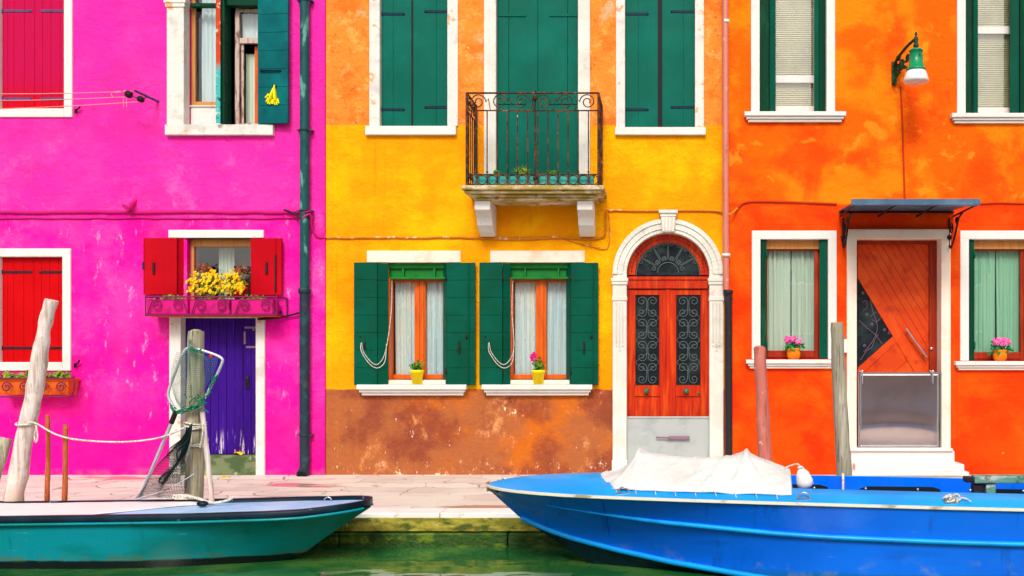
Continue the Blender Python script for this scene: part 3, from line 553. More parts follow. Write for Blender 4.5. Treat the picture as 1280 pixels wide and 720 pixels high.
# purple door
w = MB(); n = 9; x0, x1 = X(229), X(322)-.004; pw = (x1-x0)/n
for i in range(n): w.box(x0+i*pw+.002, x0+(i+1)*pw-.002, yf+.10+.003*(i % 2), yf+.14, Z(568), Z(398))
pd = w.build('door', M['purple'], pink, bevel=.003)
w = MB(); w.box(x0, x1, yf+.141, yf+.16, Z(568), Z(397)); w.build('door_backing', M['purple'], pd)
w = MB(); w.lathe([(.02, -.01), (.02, .01)], (X(307), yf+.09, Z(473)), 10, 0, 'y'); w.box(X(305), X(309), yf+.085, yf+.1, Z(486), Z(470)); w.tube([P(307, 476, yf+.06), P(307, 479, yf+.04), P(304, 480, yf+.04)], .007)
w.build('lock', M['iron'], pd, bevel=.001)
w = MB()
for q in ((303, 321, 408, 410.5), (302, 304.5, 414, 430), (305, 321, 432.5, 435), (313, 316, 410, 413)): w.pbox(*q, yf+.095, yf+.1)
w.build('tape_strip', M['sticker'], pd)
w = MB(); w.box(X(214), X(228)+.004, yf-.03, yf+.12, 0, Z(394)); w.box(X(322)-.004, X(333), yf-.03, yf+.12, 0, Z(394)); w.box(X(228)+.004, X(322)-.004, yf-.005, yf+.12, Z(397)-.004, Z(394)); w.build('door_surround', M['whiteworn'], pd, bevel=.008, seg=2)
w = MB(); w.box(X(228)+.006, X(322)-.006, yf-.015, yf+.2, 0, Z(569)); w.build('doorstep', M['mossstep'], pd, bevel=.01, seg=2)
# string-course, stub, hooks, cables
def wob(px0, px1, py, Y, amp=.012, step=14, seed=1):
    rr = random.Random(seed); return smoothpts([P(px, py+rr.uniform(-1, 1)*amp*95, Y) for px in list(range(int(px0), int(px1), step))+[px1]], 4)
w = MB(); w.tube(wob(-170, 378, 265.5, yf-.008, .006, seed=2), .024, 8); w.tube(wob(-170, 374, 273, yf-.01, .006, seed=3), .011, 6); w.build('cable', M['cablepink'], pink)
w = MB(); w.lathe([(.045, -.12), (.05, 0)], (0, 0, 0), 12, 0, 'y'); w.M = Matrix(); w.lathe([(.05, 0), (.055, .05), (.052, .07)], P(163, 253, yf-.01), 12, 0, 'y')
w = MB(); w.tube([P(157, 259, yf-.13), P(163, 253, yf-.06), P(168, 250, yf+.02)], .05, 12); w.build('pipe_stub', M['pink'], pink)
for px, py in ((97, 137), (96, 455)):
    w = MB(); w.tube([P(px-2, py+3, yf), P(px-1, py, yf-.04), P(px+2, py-2, yf-.04), P(px+3, py-5, yf-.05)], .012); w.tube([P(px-3, py-1, yf-.04), P(px-3, py+5, yf-.04)], .01); w.build('shutter_hook', M['bulb'], pink)
w = MB(); w.tube(smoothpts([P(352, 389, yf-.03), P(340, 396, yf-.03), P(322, 399, yf-.05), P(350, 397, yf-.04), P(374, 391, yf-.05)], 5), .013); w.build('pipe_cable', M['bulb'], pink)
w = MB(); w.tube(smoothpts([P(355, 262, yf-.02), P(365, 266, yf-.06), P(378, 274, yf-.1), P(388, 272, yf-.1)], 5), .012); w.build('pipe_cable', M['bulb'], pink)
w = MB(); w.tube(smoothpts([P(378, 273, -.17), P(388, 268, -.15), P(390, 285, -.08), P(397, 296, -.05), P(407, 297, -.03)], 5), .012); w.tube(smoothpts([P(366, 265, -.05), P(381, 265, -.17), P(391, 266, -.08), P(389, 290, -.05)], 5), .008); w.build('cable', M['cablepink'], pink)
# downpipe of the pink house
dpx = X(381, -.1); w = MB(); w.tube([(dpx, -.11, Z(362)), (dpx+.0, -.11, Z(-60))], .058, 14)
dp = w.build('downpipe', M['tealpipe'], pink)
w = MB(); w.tube([(dpx, -.11, Z(360)), (dpx, -.11, Z(575)), (dpx, -.115, Z(583)), (dpx, -.16, Z(592))], [.064, .064, .064, .066], 14)
w.lathe([(.066, 0), (.078, .01), (.08, .06), (.07, .075)], (dpx, -.11, Z(368)), 14); w.build('lower_pipe', M['darkpipe'], dp)
w = MB(); w.tube([(dpx, -.15, Z(588)), (dpx, -.215, Z(591.5))], [.07, .072], 14); w.build('elbow', M['darkpipe'], dp)
w = MB(); w.tube([(dpx, -.205, Z(591)), (dpx, -.219, Z(591.7))], [.054, .054], 14); w.build('outlet_shade_disc', M['dark'], dp)  # dark disc stands in for the shade inside the pipe mouth
for py in (165, 265, 543, 4):
    w = MB(); w.lathe([(.068, -.012), (.068, .012)], (dpx, -.11, Z(py)), 14); w.box(dpx-.1, dpx-.06, -.125, -.02, Z(py)-.008, Z(py)+.008); w.box(dpx+.06, dpx+.1, -.125, -.02, Z(py)-.008, Z(py)+.008); w.build('pipe_clamp', M['darkpipe'], dp)

# ================================================================ YELLOW HOUSE
for r, st, sc, w_ in ((wE, (17, 137), .514, .147), (wG, (17, 137), .5, .125)):
    w = surround(yellow, r, w_*.92, M['whiteworn'], 0, .03, .1, name='window')
    sp = X(514) if r is wE else X(825)
    leaf(w, r[0]+.005, .08, 0, sp-r[0]-.008, r[2]+.004, r[3]-.005, 'teal', 'strapgreen', straps=[(Z(y)+.015, .29) for y in st], gaps=[0, .38, 1])
    leaf(w, r[1]-.005, .08, PI, r[1]-sp-.008, r[2]+.004, r[3]-.005, 'teal', 'strapgreen', straps=[(Z(y-3)+.015, .3) for y in st], flip=-1, gaps=[0, .33, 1])
    x0 = 458 if r is wE else 769; w2 = sill(w, x0, x0+113, 158.5 if r is wE else 160, 169.5, M['white'], .06, mould=False)
    q = MB(); q.box(sp-(.012 if r is wE else .03), sp+(.012 if r is wE else .03), .052, .12, r[2]+.01, r[3]-.01); q.build('gap_shade_strip', M['dark'], w)  # dark strip stands in for the shade between the two leaves
# balcony door
w = MB()
for a, b_ in ((620.5, 635), (635, 671.5), (671.5, 709), (709, 722.5)): w.box(X(a)+.002, X(b_)-.002, .07, .11, Z(220), wF[3]-.01)
w.box(X(621), X(722), .1, .13, Z(220), wF[3]-.01)
bd = w.build('balcony_door', M['teal'], yellow, bevel=.003)
surround(bd, wF, .155, M['cream'], 0, .03, .1)
for a, b_ in ((622, 657), (721, 686)):
    for py in (17, 127): w = MB(); w.pbox(min(a, b_), max(a, b_), py-1.6, py+1.6, .058, .0705); w.build('hinge', M['teal'], bd, bevel=.002)
# balcony
w = MB(); BD = -.66
bx0, bx1 = X(580, BD), X(751, BD); zt = Z(232, BD)
w.box(bx0-.03, bx1+.04, BD-.04, 0, zt-.055, zt); w.box(bx0, bx1+.01, BD, 0, zt-.095, zt-.055); w.box(bx0+.07, bx1-.06, BD+.07, 0, zt-.13, zt-.095); w.box(bx0+.12, bx1-.1, BD+.12, 0, zt-.16, zt-.13)
bal = w.build('balcony', M['balstone'], yellow, bevel=.014, seg=2)
for xc in (X(607, -.25), X(733, -.25)):
    w = MB(); zb = zt-.16; pr = [(-.5, zb), (-.5, zb-.12), (-.42, zb-.15), (-.36, zb-.2), (-.31, zb-.29), (-.2, zb-.37), (-.08, zb-.41), (0, zb-.39), (0, zb)]
    vs1 = [(xc-.1, y, z) for y, z in pr]; vs2 = [(xc+.1, y, z) for y, z in pr]; n = len(pr)
    w.add(vs1+vs2, [tuple(range(n)), tuple(range(2*n-1, n-1, -1))]+[(i, n+i, n+(i+1) % n, (i+1) % n) for i in range(n)])
    w.build('bracket', M['white'], bal, bevel=.012, seg=2)
def rail_panel(mb, a, b_, z0, zb, zm, ztop, post=.013):
    """ironwork between points a and b on the balcony edge"""
    a = Vector(a); b_ = Vector(b_); L_ = (b_-a).length; d = (b_-a)/L_
    def pt(s_, z): q = a+d*s_; return Vector((q.x, q.y, z))
    for z, h in ((ztop, .012), (zm, .009), (zb, .009), (z0+.012, .009)): mb.tube([pt(0, z), pt(L_, z)], h, 6)
    ns = max(1, round(L_/.27)); c = L_/ns
    for i in range(ns):
        for sg in (-1,):
            cx = c*(i+.5); zc = (zm+ztop)/2; r0 = min(c*.42, (ztop-zm)*.46); mirror = 1 if i < ns/2 else -1
            pts = [pt(cx+mirror*(math.cos(t)*(r0*(1-.75*t/(3.2*PI)))), zc+math.sin(t)*(r0*(1-.75*t/(3.2*PI)))) for t in [3.2*PI*k/26 for k in range(27)]]
            mb.tube(pts, .0075, 5)
            mb.tube([pt(cx+mirror*r0, zc), pt(cx+mirror*(r0+.03), zc+.04), pt(cx+mirror*(r0+.055), zm+.01)], .0065, 5)
    nb = max(2, round(L_/.132)); c = L_/nb
    for i in range(nb+1):
        mb.tube([pt(c*i, zm if 0 < i < nb else ztop), pt(c*i, z0)], .008 if 0 < i < nb else post, 6)
        if 0 < i < nb: mb.ball(pt(c*i, zb+.03), .016, n=5); mb.ball(pt(c*i, zb+.2), .0001, n=4)
    for i in range(nb):
        cc = c*(i+.5); zc = (zb+z0+.012)/2; rr = (zb-z0)/2-.014
        mb.tube([pt(cc+math.cos(t)*rr, zc+math.sin(t)*rr) for t in [2*PI*k/14 for k in range(14)]], .0065, 5, closed=True)
w = MB(); zr = (zt+.0, Z(217.5, BD), Z(137.5, BD), Z(115.5, BD)); ex = .03
rail_panel(w, (bx0+ex, BD+ex, 0), (bx1-ex, BD+ex, 0), *zr)
mid = (bx0+bx1)/2+.03
w.tube([(mid, BD+ex, zr[0]), (mid, BD+ex, zr[3]+.03)], .011, 6); w.ball((mid, BD+ex-.01, zr[3]-.06), .03, n=6, sz=1.6); w.ball((mid, BD+ex, zr[0]+.1), .03, n=6)
w.build('railing', M['rust'], bal)
for xx in (bx0+ex, bx1-ex):
    w = MB(); rail_panel(w, (xx, BD+ex, 0), (xx, -.01, 0), *zr, post=.017); w.build('side_railing', M['rust'], bal)
# lower windows with wooden casements
for wi, (r, st0, st1, lint, sl, gl) in enumerate(((wH, (484, 491), (518, 532), (459, 576), (449, 585), (491, 518, 532, 557)), (wI, (636, 642), (670, 683.5), (613, 731), (604, 741), (642, 670, 683, 714)))):
    w = MB(); y0, y1 = .155, .2; zb, zt_ = Z(474), Z(347)
    w.box(r[0]+.003, r[0]+.03, .012, y0-.002, zb, zt_); w.box(r[0]+.003, X(gl[0], y0), y0, y1, zb, zt_); w.box(X(gl[1], y0), X((gl[1]+gl[2])/2, y0)-.003, y0, y1, zb, zt_); w.box(X((gl[1]+gl[2])/2, y0)+.003, X(gl[2], y0), y0-.006, y1, zb, zt_)
    w.box(X(gl[3], y0), r[1]-.003, y0, y1, zb, zt_); w.box(X((gl[1]+gl[2])/2)-.035, X((gl[1]+gl[2])/2)-.012+.03, y0-.022, y0-.007, zb+.02, zt_)
    for a, b_ in ((gl[0], gl[1]), (gl[2], gl[3])): w.box(X(a, y0), X(b_, y0), y0+.003, y1-.003, zb, zb+.06); w.box(X(a, y0), X(b_, y0), y0+.003, y1-.003, zt_-.05, zt_)
    win = w.build('window', M['wood'], yellow, bevel=.004)
    for a, b_ in ((gl[0], gl[1]), (gl[2], gl[3])): pane(win, (X(a, y0), X(b_, y0), zb+.05, zt_-.04), y0+.03)
    curtain(win, (r[0]+.05, X(gl[1])+.05, zb, zt_-.02), .23, M['curtain'], .014, 5, seed=20+wi)
    curtain(win, (X(gl[2])-.04, r[1]-.03, zb, zt_-.02), .23, M['curtain'], .014, 5, seed=30+wi)
    w = MB(); w.box(r[0]+.003, r[1]-.003, .0, .19, Z(480)-.003, Z(475)); w.build('inner_sill', M['lintel'], win, bevel=.004)
    w = MB(); w.pbox(lint[0], lint[1], 313.5, 328.2, -.02, .1); w.build('lintel', M['lintel'], win, bevel=.006, seg=2)
    sill(win, sl[0], sl[1], 480.5, 494, M['white'], .13)
    w = MB(); w.box(r[0]+.003, r[1]-.003, .06, .12, Z(335), r[3]-.002); w.box(r[0]+.003, r[1]-.003, .1, .12, Z(347), Z(335)); w.box(r[0]+.003, r[1]-.003, .04, .12, Z(348.5), Z(345.5))
    for q in (.25, .78): xx = r[0]+(r[1]-r[0])*q; w.box(xx-.012, xx+.012, .05, .1, Z(345.6), Z(335))
    w.build('roller_box', M['brightgreen'], win, bevel=.003)
    # bi-fold shutters: outer leaf flat on the wall, inner leaf turned into the opening
    H = (Z(481.5), Z(328.5)) ; zz = [Z(348), Z(464)]
    lx = (443, 472) if wi == 0 else (599.5, 628)
    def dots(mb): mb.ball((.22, -.03, Z(421)), .012, 1, 5); mb.tube([(.16, -.03, Z(428)), (.165, -.045, Z(434)), (.15, -.03, Z(436))], .011, 6, 1)
    leaf(win, X(lx[1], -.06), -.05, PI, X(lx[1])-X(lx[0]), H[0], H[1], 'bottle', 'bulb', 'h', 7, flip=-1, th=.04, extras=dots)
    fx = 474 if wi == 0 else 630
    leaf(win, X(485 if wi == 0 else 637), -.002, R(212 if wi == 0 else 222), .135 if wi == 0 else .10, H[0]+.01, H[1]-.01, 'bottle', 'bulb', 'h', 7, th=.03, flip=-1)
    rx = (560, 594.5) if wi == 0 else (715.5, 748)
    leaf(win, X(rx[0], -.06)-.015, -.05, R(-3), X(rx[1])-X(rx[0])+.015, H[0], H[1]-.005, 'bottle', 'bulb', 'h', 7, th=.04,
         extras=lambda mb: (mb.tube([(.17, -.035, Z(427)), (.175, -.05, Z(434)), (.17, -.035, Z(442))], .012, 6, 1), mb.box(.285, .3, -.045, -.02, Z(480), Z(330), 0), mb.ball((.27, -.04, Z(421)), .02, 1, 5)))
    leaf(win, X(rx[0], -.05)-.015, -.02, R(118), .15, H[0]+.01, H[1]-.01, 'bottle', 'bulb', 'h', 7, th=.03)
    for zq in zz:
        for xx in (X(fx-1, -.06), X(rx[0], -.06)-.02): w = MB(); w.lathe([(.011, -.045), (.011, .045)], (xx, -.075, zq), 8); w.build('hinge', M['iron'], win)
    cx = lx[0]+9 if wi == 0 else lx[0]+12
    w = MB(); w.tube(smoothpts([P(cx, 428, -.1), P(cx+3, 441, -.1), P(cx+15, 455, -.1), P(cx+24, 452, -.09), P(cx+31, 434, -.06), P(gl[0]-2, 390, 0), P(gl[0]-1, 347, .08)], 6), .005, 5)
    w.tube(smoothpts([P(cx-1, 429, -.1), P(cx, 440, -.11), P(cx+10, 455, -.11), P(cx+20, 460, -.11), P(cx+29, 452, -.1), P(cx+31, 430, -.08)], 6), .005, 5); w.build('pull_cord', M['rope'], win)
# arched door
acx = X(835); azs = Z(343)
def arc(r, n=30, c=None, a0=0, a1=PI): return [(acx-r*math.cos(a0+(a1-a0)*i/n), azs+r*math.sin(a0+(a1-a0)*i/n)) for i in range(n+1)]
def ring(mb, r0, r1, y0, y1, m=0, n=30):
    A, B = arc(r0, n), arc(r1, n)
    for i in range(n): mb.prism([A[i], A[i+1], B[i+1], B[i]], y0, y1, m)
rin, rout = 52/95.04, 69/95.04
w = MB(); ring(w, rin+.012, rin-.06, .10, .2); ring(w, rin-.06, rin-.115, .12, .19); w.box(X(784), X(886), .1, .2, Z(360), Z(343)-.04); w.box(X(783), X(887), .08, .2, Z(349), Z(343)-.02)
w.box(X(783)-.0, X(785.5), .12, .2, Z(597), Z(360)); w.box(X(884.5), X(887), .12, .2, Z(597), Z(360))
ad = w.build('door', M['doorwood'], yellow, bevel=.004)
w = MB(); A = arc(rin-.1, 24); w.prism(A[::-1], .15, .17); w.build('fanlight', M['dglass'], ad)
def ironheart(mb, cx, cz, wd, ht, Y, r=.0055):
    for sx in (-1, 1):
        mb.tube(smoothpts([Vector((cx, Y, cz-ht*.5)), Vector((cx+sx*wd*.3, Y, cz-ht*.25)), Vector((cx+sx*wd*.48, Y, cz+ht*.05)), Vector((cx+sx*wd*.42, Y, cz+ht*.36)), Vector((cx+sx*wd*.22, Y, cz+ht*.46)), Vector((cx+sx*wd*.06, Y, cz+ht*.3)), Vector((cx+sx*wd*.14, Y, cz+ht*.12)), Vector((cx+sx*wd*.28, Y, cz+ht*.18)), Vector((cx+sx*wd*.24, Y, cz+ht*.3))], 4), r, 5)
def curl(ox, oz, r0, a0, turns, n=16): return [Vector((ox+math.cos(a0+2*PI*turns*i/n)*r0*(1-.8*i/n), 0, oz+math.sin(a0+2*PI*turns*i/n)*r0*(1-.8*i/n))) for i in range(n+1)]
def cscroll(mb, cx, cz, wd, ht, Y, r=.0048):
    for sx in (-1, 1):
        q = wd*.225; top = curl(cx+sx*(q+.006), cz+ht*.5-q-.004, q, PI if sx > 0 else 0, -1.35 if sx > 0 else 1.35); bot = curl(cx+sx*(q+.006), cz-ht*.5+q+.004, q*.92, PI if sx > 0 else 0, 1.35 if sx > 0 else -1.35)
        for v in top+bot: v.y = Y
        mb.tube(top[::-1]+bot, r, 5)
w = MB()
for a in (-60, -30, 0, 30, 60):
    w.M = Matrix.Translation((acx, 0, azs+.03)) @ Matrix.Rotation(R(a), 4, 'Y'); cscroll(w, 0, .29, .17, .27, .135)
w.M = Matrix(); A = arc(.14, 14); w.tube([Vector((x, .135, z+.03)) for x, z in A], .006, 5)
w.tube([Vector((x, .135, z)) for x, z in arc(rin-.125, 24)], .007, 5)
w.build('grille', M['irongrey'], ad)
for lx0, lx1, g0, g1, kn in ((785.5, 834.4, 793, 825, 808), (835.6, 884.5, 844.5, 877, 858)):
    w = MB(); y0, y1 = .13, .18
    w.box(X(lx0), X(g0), y0, y1, Z(597), Z(361)); w.box(X(g1), X(lx1), y0, y1, Z(597), Z(361)); w.box(X(g0), X(g1), y0+.002, y1, Z(368), Z(361)); w.box(X(g0), X(g1), y0+.002, y1, Z(496), Z(482))
    w.box(X(g0), X(g1), y0+.02, y1, Z(560), Z(496)); w.box(X(g0)+.04, X(g1)-.04, y0+.006, y0+.02, Z(560), Z(500)); w.box(X(g0), X(g1), y0+.002, y1, Z(597), Z(560))
    if kn == 858: w.box(X(832.6), X(837), y0-.02, y0-.002, Z(597), Z(361))
    for s_ in ((g0-.9, g0+.9), (g1-.9, g1+.9)): w.box(X(s_[0]), X(s_[1]), y0-.012, y0+.01, Z(483), Z(367))
    lf = w.build('door_leaf', M['doorwood'], ad, bevel=.004)
    w = MB(); w.box(X(g0), X(g1), .155, .16, Z(482), Z(368)); w.build('glass', M['dglass'], ad)
    w = MB(); cx = X((g0+g1)/2); ww = X(g1)-X(g0)-.03; z0, z1 = Z(481), Z(369); hh = (z1-z0)/4
    for k in range(4): cscroll(w, cx, z0+hh*(k+.5), ww*.96, hh*.99, .14, .0052)
    for k in range(5):
        zc = z0+hh*k
        for sx in (-1, 1):
            if 0 < k < 4: w.tube(smoothpts([Vector((cx, .143, zc+hh*.42)), Vector((cx+sx*ww*.26, .143, zc+hh*.22)), Vector((cx+sx*ww*.49, .143, zc)), Vector((cx+sx*ww*.26, .143, zc-hh*.22)), Vector((cx, .143, zc-hh*.42))], 4), .0042, 5)
    w.build('grille', M['irongrey'], ad)
    w = MB(); w.lathe([(.03, -.002), (.032, .01), (.014, .02), (.014, .03), (.04, .042), (.036, .062), (.012, .072), (0, .073)], (X(kn), .13, Z(489)), 14, 0, 'y'); w.build('knob', M['brass'], ad)
w = MB(); w.lathe([(.018, 0), (.018, .012), (0, .013)], (X(874), .13, Z(492)), 10, 0, 'y'); w.build('keyhole', M['brass'], ad)
# stone arch around it
w = MB(); w2 = .018
for x0, x1, s_ in ((766, 783, -1), (887, 904, 1)):
    a, b_ = X(x0), X(x1)
    a2, b2 = (a, b_+.004) if s_ < 0 else (a-.004, b_)
    w.box(a2, b2, -.05, .12, -.01, Z(356)); w.box(a2-.02, b2+.02, -.075, .125, Z(352), Z(348)); w.box(a2-.012, b2+.012, -.065, .12, Z(356), Z(352))
    w.box(a2-.01, b2+.01, -.07, .122, -.01, Z(575)); w.box(a2-.008, b2+.008, -.062, .12, Z(376), Z(371))
    for k in range(3): cxk = a2+(b2-a2)*(.28+.22*k); w.tube([Vector((cxk, -.053, Z(379))), Vector((cxk, -.053, Z(428+(6 if k == 1 else 0))))], .011, 8)
    for k in range(3): w.ball((a2+(b2-a2)*(.28+.22*k), -.053, Z(432+(6 if k == 1 else 0))), .013, n=6)
nn = 36
for rr0, rr1, yy in ((rin-.003, rin+.045, -.045), (rin+.045, rin+.12, -.06), (rin+.12, rout, -.075)): ring(w, rr0, rr1, yy, .12 if yy == -.045 else .0, n=nn)
w.box(acx-52/95.04-.175, acx-rin+.006, -.05, .12, Z(348), azs); w.box(acx+rin-.006, acx+52/95.04+.175, -.05, .12, Z(348), azs)
w.build('arch_surround', M['cream'], ad, bevel=.006, seg=2)
w = MB(); w.prism([(X(828), Z(291)), (X(842.5), Z(291)), (X(845), Z(266)), (X(825.5), Z(266))], -.12, .05); w.box(X(823.5), X(847), -.145, .0, Z(268), Z(264)); w.box(X(825), X(845.5), -.13, .0, Z(272), Z(270))
for k in range(3): w.tube([Vector((X(831.5+3.6*k), -.125, Z(289))), Vector((X(830.5+4.6*k), -.125, Z(273)))], .009, 6)
w.build('keystone', M['cream'], ad, bevel=.004)
# cables of the yellow house
w = MB(); w.tube(wob(407, 700, 297, -.014, .007, seed=11), .016, 7); w.tube(smoothpts([P(600, 298, -.02), P(650, 299, -.02), P(700, 297, -.02), P(735, 299, -.02), P(752, 297, -.02), P(757, 290, -.02), P(758, 266, -.02), P(764, 263, -.02), P(800, 263.5, -.02), P(860, 263, -.02), P(900, 264, -.03), P(912, 268, -.12), P(922, 260, -.03)], 6), .014, 7)
w.tube(smoothpts([P(700, 297, -.015), P(735, 307, -.015), P(760, 309, -.015), P(761, 268, -.015)], 6), .007, 5); w.build('cable', M['cable'], yellow)
# downpipe between yellow and orange
cx = X(907.5, -.1); w = MB(); w.tube([(cx, -.1, Z(363)), (cx-.012, -.1, Z(-60))], .042, 12); dp = w.build('downpipe', M['copper'], orange)
w = MB(); w.tube([(X(911, -.1), -.1, -.0), (X(910.5, -.1), -.1, Z(364))], .048, 12); w.lathe([(.05, 0), (.06, .01), (.06, .05), (.052, .06)], (X(910.5, -.1), -.1, Z(369)), 14); w.build('lower_pipe', M['blackpipe'], dp)
for py, rr in ((30, .048), (320, .058)):
    w = MB(); w.lathe([(rr, -.02), (rr, .02)], (cx, -.1, Z(py)), 12); w.box(cx-.02, cx+.02, -.1, 0, Z(py)-.01, Z(py)+.01); w.build('pipe_clamp', M['white'], dp)

# ================================================================ ORANGE HOUSE
yf = -.01
for wi, (r, s0, s1, so_, gg) in enumerate(((wJ, (949, 968.5), (1018, 1033), (930, 1056, 141.5, 153.5), (969, 1017)), (wK, (1206, 1222), (1264, 1290), (1187, 1309, 143.5, 155), (1222, 1264)))):
    w = MB(); fr = (X(gg[0]-6, .15), X(gg[1]+6, .15), r[2]+.01, r[3]); frame(w, fr, .15, .2, .06, bot=.06); w.box(fr[0]+.06, fr[1]-.06, .155, .195, r[2]+.42, r[2]+.47) if wi == 9 else None
    win = w.build('window', M['whiteworn'], orange, bevel=.004)
    surround(win, r, .11, M['white'], yf, .025, .13); sill(win, *so_, M['white'], .1, yf)
    pane(win, (fr[0]+.05, fr[1]-.05, fr[2]+.05, fr[3]), .175)
    w = MB(); z = r[2]+.06
    while z < r[3]: w.box(fr[0]+.03, fr[1]-.03, .22, .238, z, z+.004); w.add([(fr[0]+.04, .222, z+.002), (fr[1]-.04, .222, z+.002), (fr[1]-.04, .24, z+.022), (fr[0]+.04, .24, z+.022)], [(0, 1, 2, 3)]); z += .0255
    w.build('blind', M['blind'], win)
    w = MB(); zt_ = Z(90 if wi == 0 else 28); w.box(fr[0]+.05, fr[1]-.05, .16, .19, zt_-.1, zt_); w.build('transom', M['white'], win, bevel=.004); w = MB(); w.box(fr[0]+.05, fr[1]-.05, .165, .19, r[2]+.07, r[2]+.13); w.build('bottom_rail', M['white'], win, bevel=.004)
    wl = (X(s0[1])-X(s0[0])); wr_ = X(s1[1])-X(s1[0])
    leaf(win, r[0]+.012, .10, R(-14), wl*.62, r[2]+.006, r[3]-.01, 'dgreen', 'bulb', 'v', 1, th=.03)
    leaf(win, r[0]+wl*.66, .02, R(20), wl*.42, r[2]+.006, r[3]-.01, 'bottle', 'bulb', 'v', 1, th=.03)
    leaf(win, r[1]-.012, .06, R(194), wr_*.55, r[2]+.006, r[3]-.01, 'dgreen', 'bulb', 'v', 1, th=.03, flip=-1)
    leaf(win, r[1]-wr_*.58, .03, R(160), wr_*.42, r[2]+.006, r[3]-.01, 'bottle', 'bulb', 'v', 1, th=.03, flip=-1)
for wi, (r, so_) in enumerate(((wL, (932, 1048, 449.5, 460.5)), (wN, (1192, 1308, 451.5, 462.5)))):
    w = MB(); fr = (r[0]+.09, r[1]-.11, r[2]+.005, r[3]-.12)
    w.box(fr[0], fr[0]+.02, .12, .18, fr[2], fr[3]); w.box(fr[1]-.05, fr[1], .12, .18, fr[2], fr[3]); w.box(fr[0]+.02, fr[1]-.05, .12, .18, fr[2], fr[2]+.11); w.box(fr[0]+.02, fr[1]-.05, .105, .13, fr[2]+.02, fr[2]+.05); w.box(fr[0]+.02, fr[1]-.05, .125, .18, fr[3]-.015, fr[3])
    w.box(r[0]+.004, r[0]+.09, .16, .2, fr[2], r[3]); w.box(r[1]-.11, r[1]-.004, .16, .2, fr[2], r[3])
    win = w.build('window', M['brownframe'], orange, bevel=.004)
    w = MB(); w.box(r[0]+.08, r[1]-.1, .08, .19, fr[3], r[3]-.005); w.box((r[0]+r[1])/2-.03, (r[0]+r[1])/2+.03, .07, .08, r[3]-.05, r[3]-.03, 0); w.build('head_board', M['palewood'], win, bevel=.004)
    surround(win, r, .11, M['white'], yf, .025, .13); sill(win, *so_, M['white'], .1, yf)
    pane(win, (fr[0]+.02, fr[1]-.05, fr[2]+.11, fr[3]), .15, 'gglass' if wi else 'glass')
    curtain(win, (fr[0]-.03, (fr[0]+fr[1])/2-.01, fr[2], fr[3]+.02), .21, M['curtgreen'], .016, 5, seed=40+wi)
    curtain(win, ((fr[0]+fr[1])/2+.005, fr[1], fr[2], fr[3]+.02), .212, M['curtgreen'], .016, 5, seed=50+wi)
    leaf(win, r[0]+.01, .03, R(8), .075, r[2]+.006, r[3]-.006, 'dgreen', 'bulb', 'v', 1, th=.05)
    if wi == 0: leaf(win, r[1]-.008, .03, R(172), .1, r[2]+.006, r[3]-.006, 'bottle', 'bulb', 'v', 1, th=.05, flip=-1)
    else: leaf(win, r[1]-.008, .05, R(172), .1, r[2]+.006, r[3]-.006, 'bottle', 'bulb', 'v', 1, th=.05, flip=-1)
    for zq in (r[3]-.2, r[2]+.2): w = MB(); w.lathe([(.012, -.05), (.012, .05)], (r[0]+.088, .005, zq), 8); w.build('hinge', M['bottle'], win)
# diagonal-planked door
yd = .22; w = MB()
def pp(px, py): return (X(px, yd), Z(py, yd))
xL, xR = X(1072, yd), X(1176, yd)
p0, p1 = pp(1073, 322), pp(1160, 466); dx, dz = p1[0]-p0[0], p1[1]-p0[1]; ll = math.hypot(dx, dz); ux, uz = dx/ll, dz/ll; nx, nz = -uz, ux   # normal to upper right
if nx < 0: nx, nz = -nx, -nz
d0 = nx*p0[0]+nz*p0[1]; xr = X(1161, yd); ztop_ = Z(305, yd); zbot = Z(600, yd)
base = [(xL, zbot), (xr, zbot), (xr, ztop_), (xL, ztop_)]
k = 0; pw = .088
while k < 14:
    pl = clip(clip(base, nx, nz, d0+k*pw+.002), -nx, -nz, -(d0+(k+1)*pw-.002))
    if len(pl) > 2: w.prism(pl, yd+.008 if k % 2 else yd+.004, yd+.05)
    k += 1
band = clip(clip(base, nx, nz, d0-.15), -nx, -nz, -(d0-.002))
w.prism(band, yd-.006, yd+.05)
# lower right planks, parallel to the lower edge of the glass triangle
q0, q1 = pp(1123, 414), pp(1073, 459); ex_, ez_ = q1[0]-q0[0], q1[1]-q0[1]; l2 = math.hypot(ex_, ez_); mx_, mz_ = -ez_/l2, ex_/l2
if mz_ > 0: mx_, mz_ = -mx_, -mz_    # pointing down
e0 = mx_*q0[0]+mz_*q0[1]; low = clip(base, -nx, -nz, -(d0-.152))
for k in range(9):
    a = e0+(0 if k == 0 else .1+(k-1)*.27); b_ = e0+.1+k*.27
    pl = clip(clip(low, mx_, mz_, a+.002), -mx_, -mz_, -(b_-.002))
    if len(pl) > 2: w.prism(pl, yd-.002 if k == 0 else yd+.005, yd+.05)
w.box(xL, xR, yd+.051, yd+.07, zbot, Z(299, yd))
md = w.build('door', M['doorwood2'], orange, bevel=.003)
tri = clip(clip(base, -nx, -nz, -(d0-.152)), -mx_, -mz_, -(e0-.001))
w = MB(); w.prism(tri, yd+.018, yd+.05); w.build('glass', M['dglass'], md)
w = MB()      # etched sprigs and petals on the glass
for pts in (((1080, 440), (1092, 425), (1097, 408), (1091, 388), (1088, 372)), ((1074, 400), (1084, 410), (1094, 418), (1103, 430)), ((1076, 450), (1084, 438), (1090, 434), (1094, 424), (1098, 418)), ((1078, 378), (1083, 376), (1084, 384), (1079, 388)), ((1088, 396), (1096, 390), (1101, 397), (1095, 402), (1090, 399))):
    w.tube(smoothpts([Vector((pp(*p)[0], yd+.015, pp(*p)[1])) for p in pts], 5), .0032, 4)
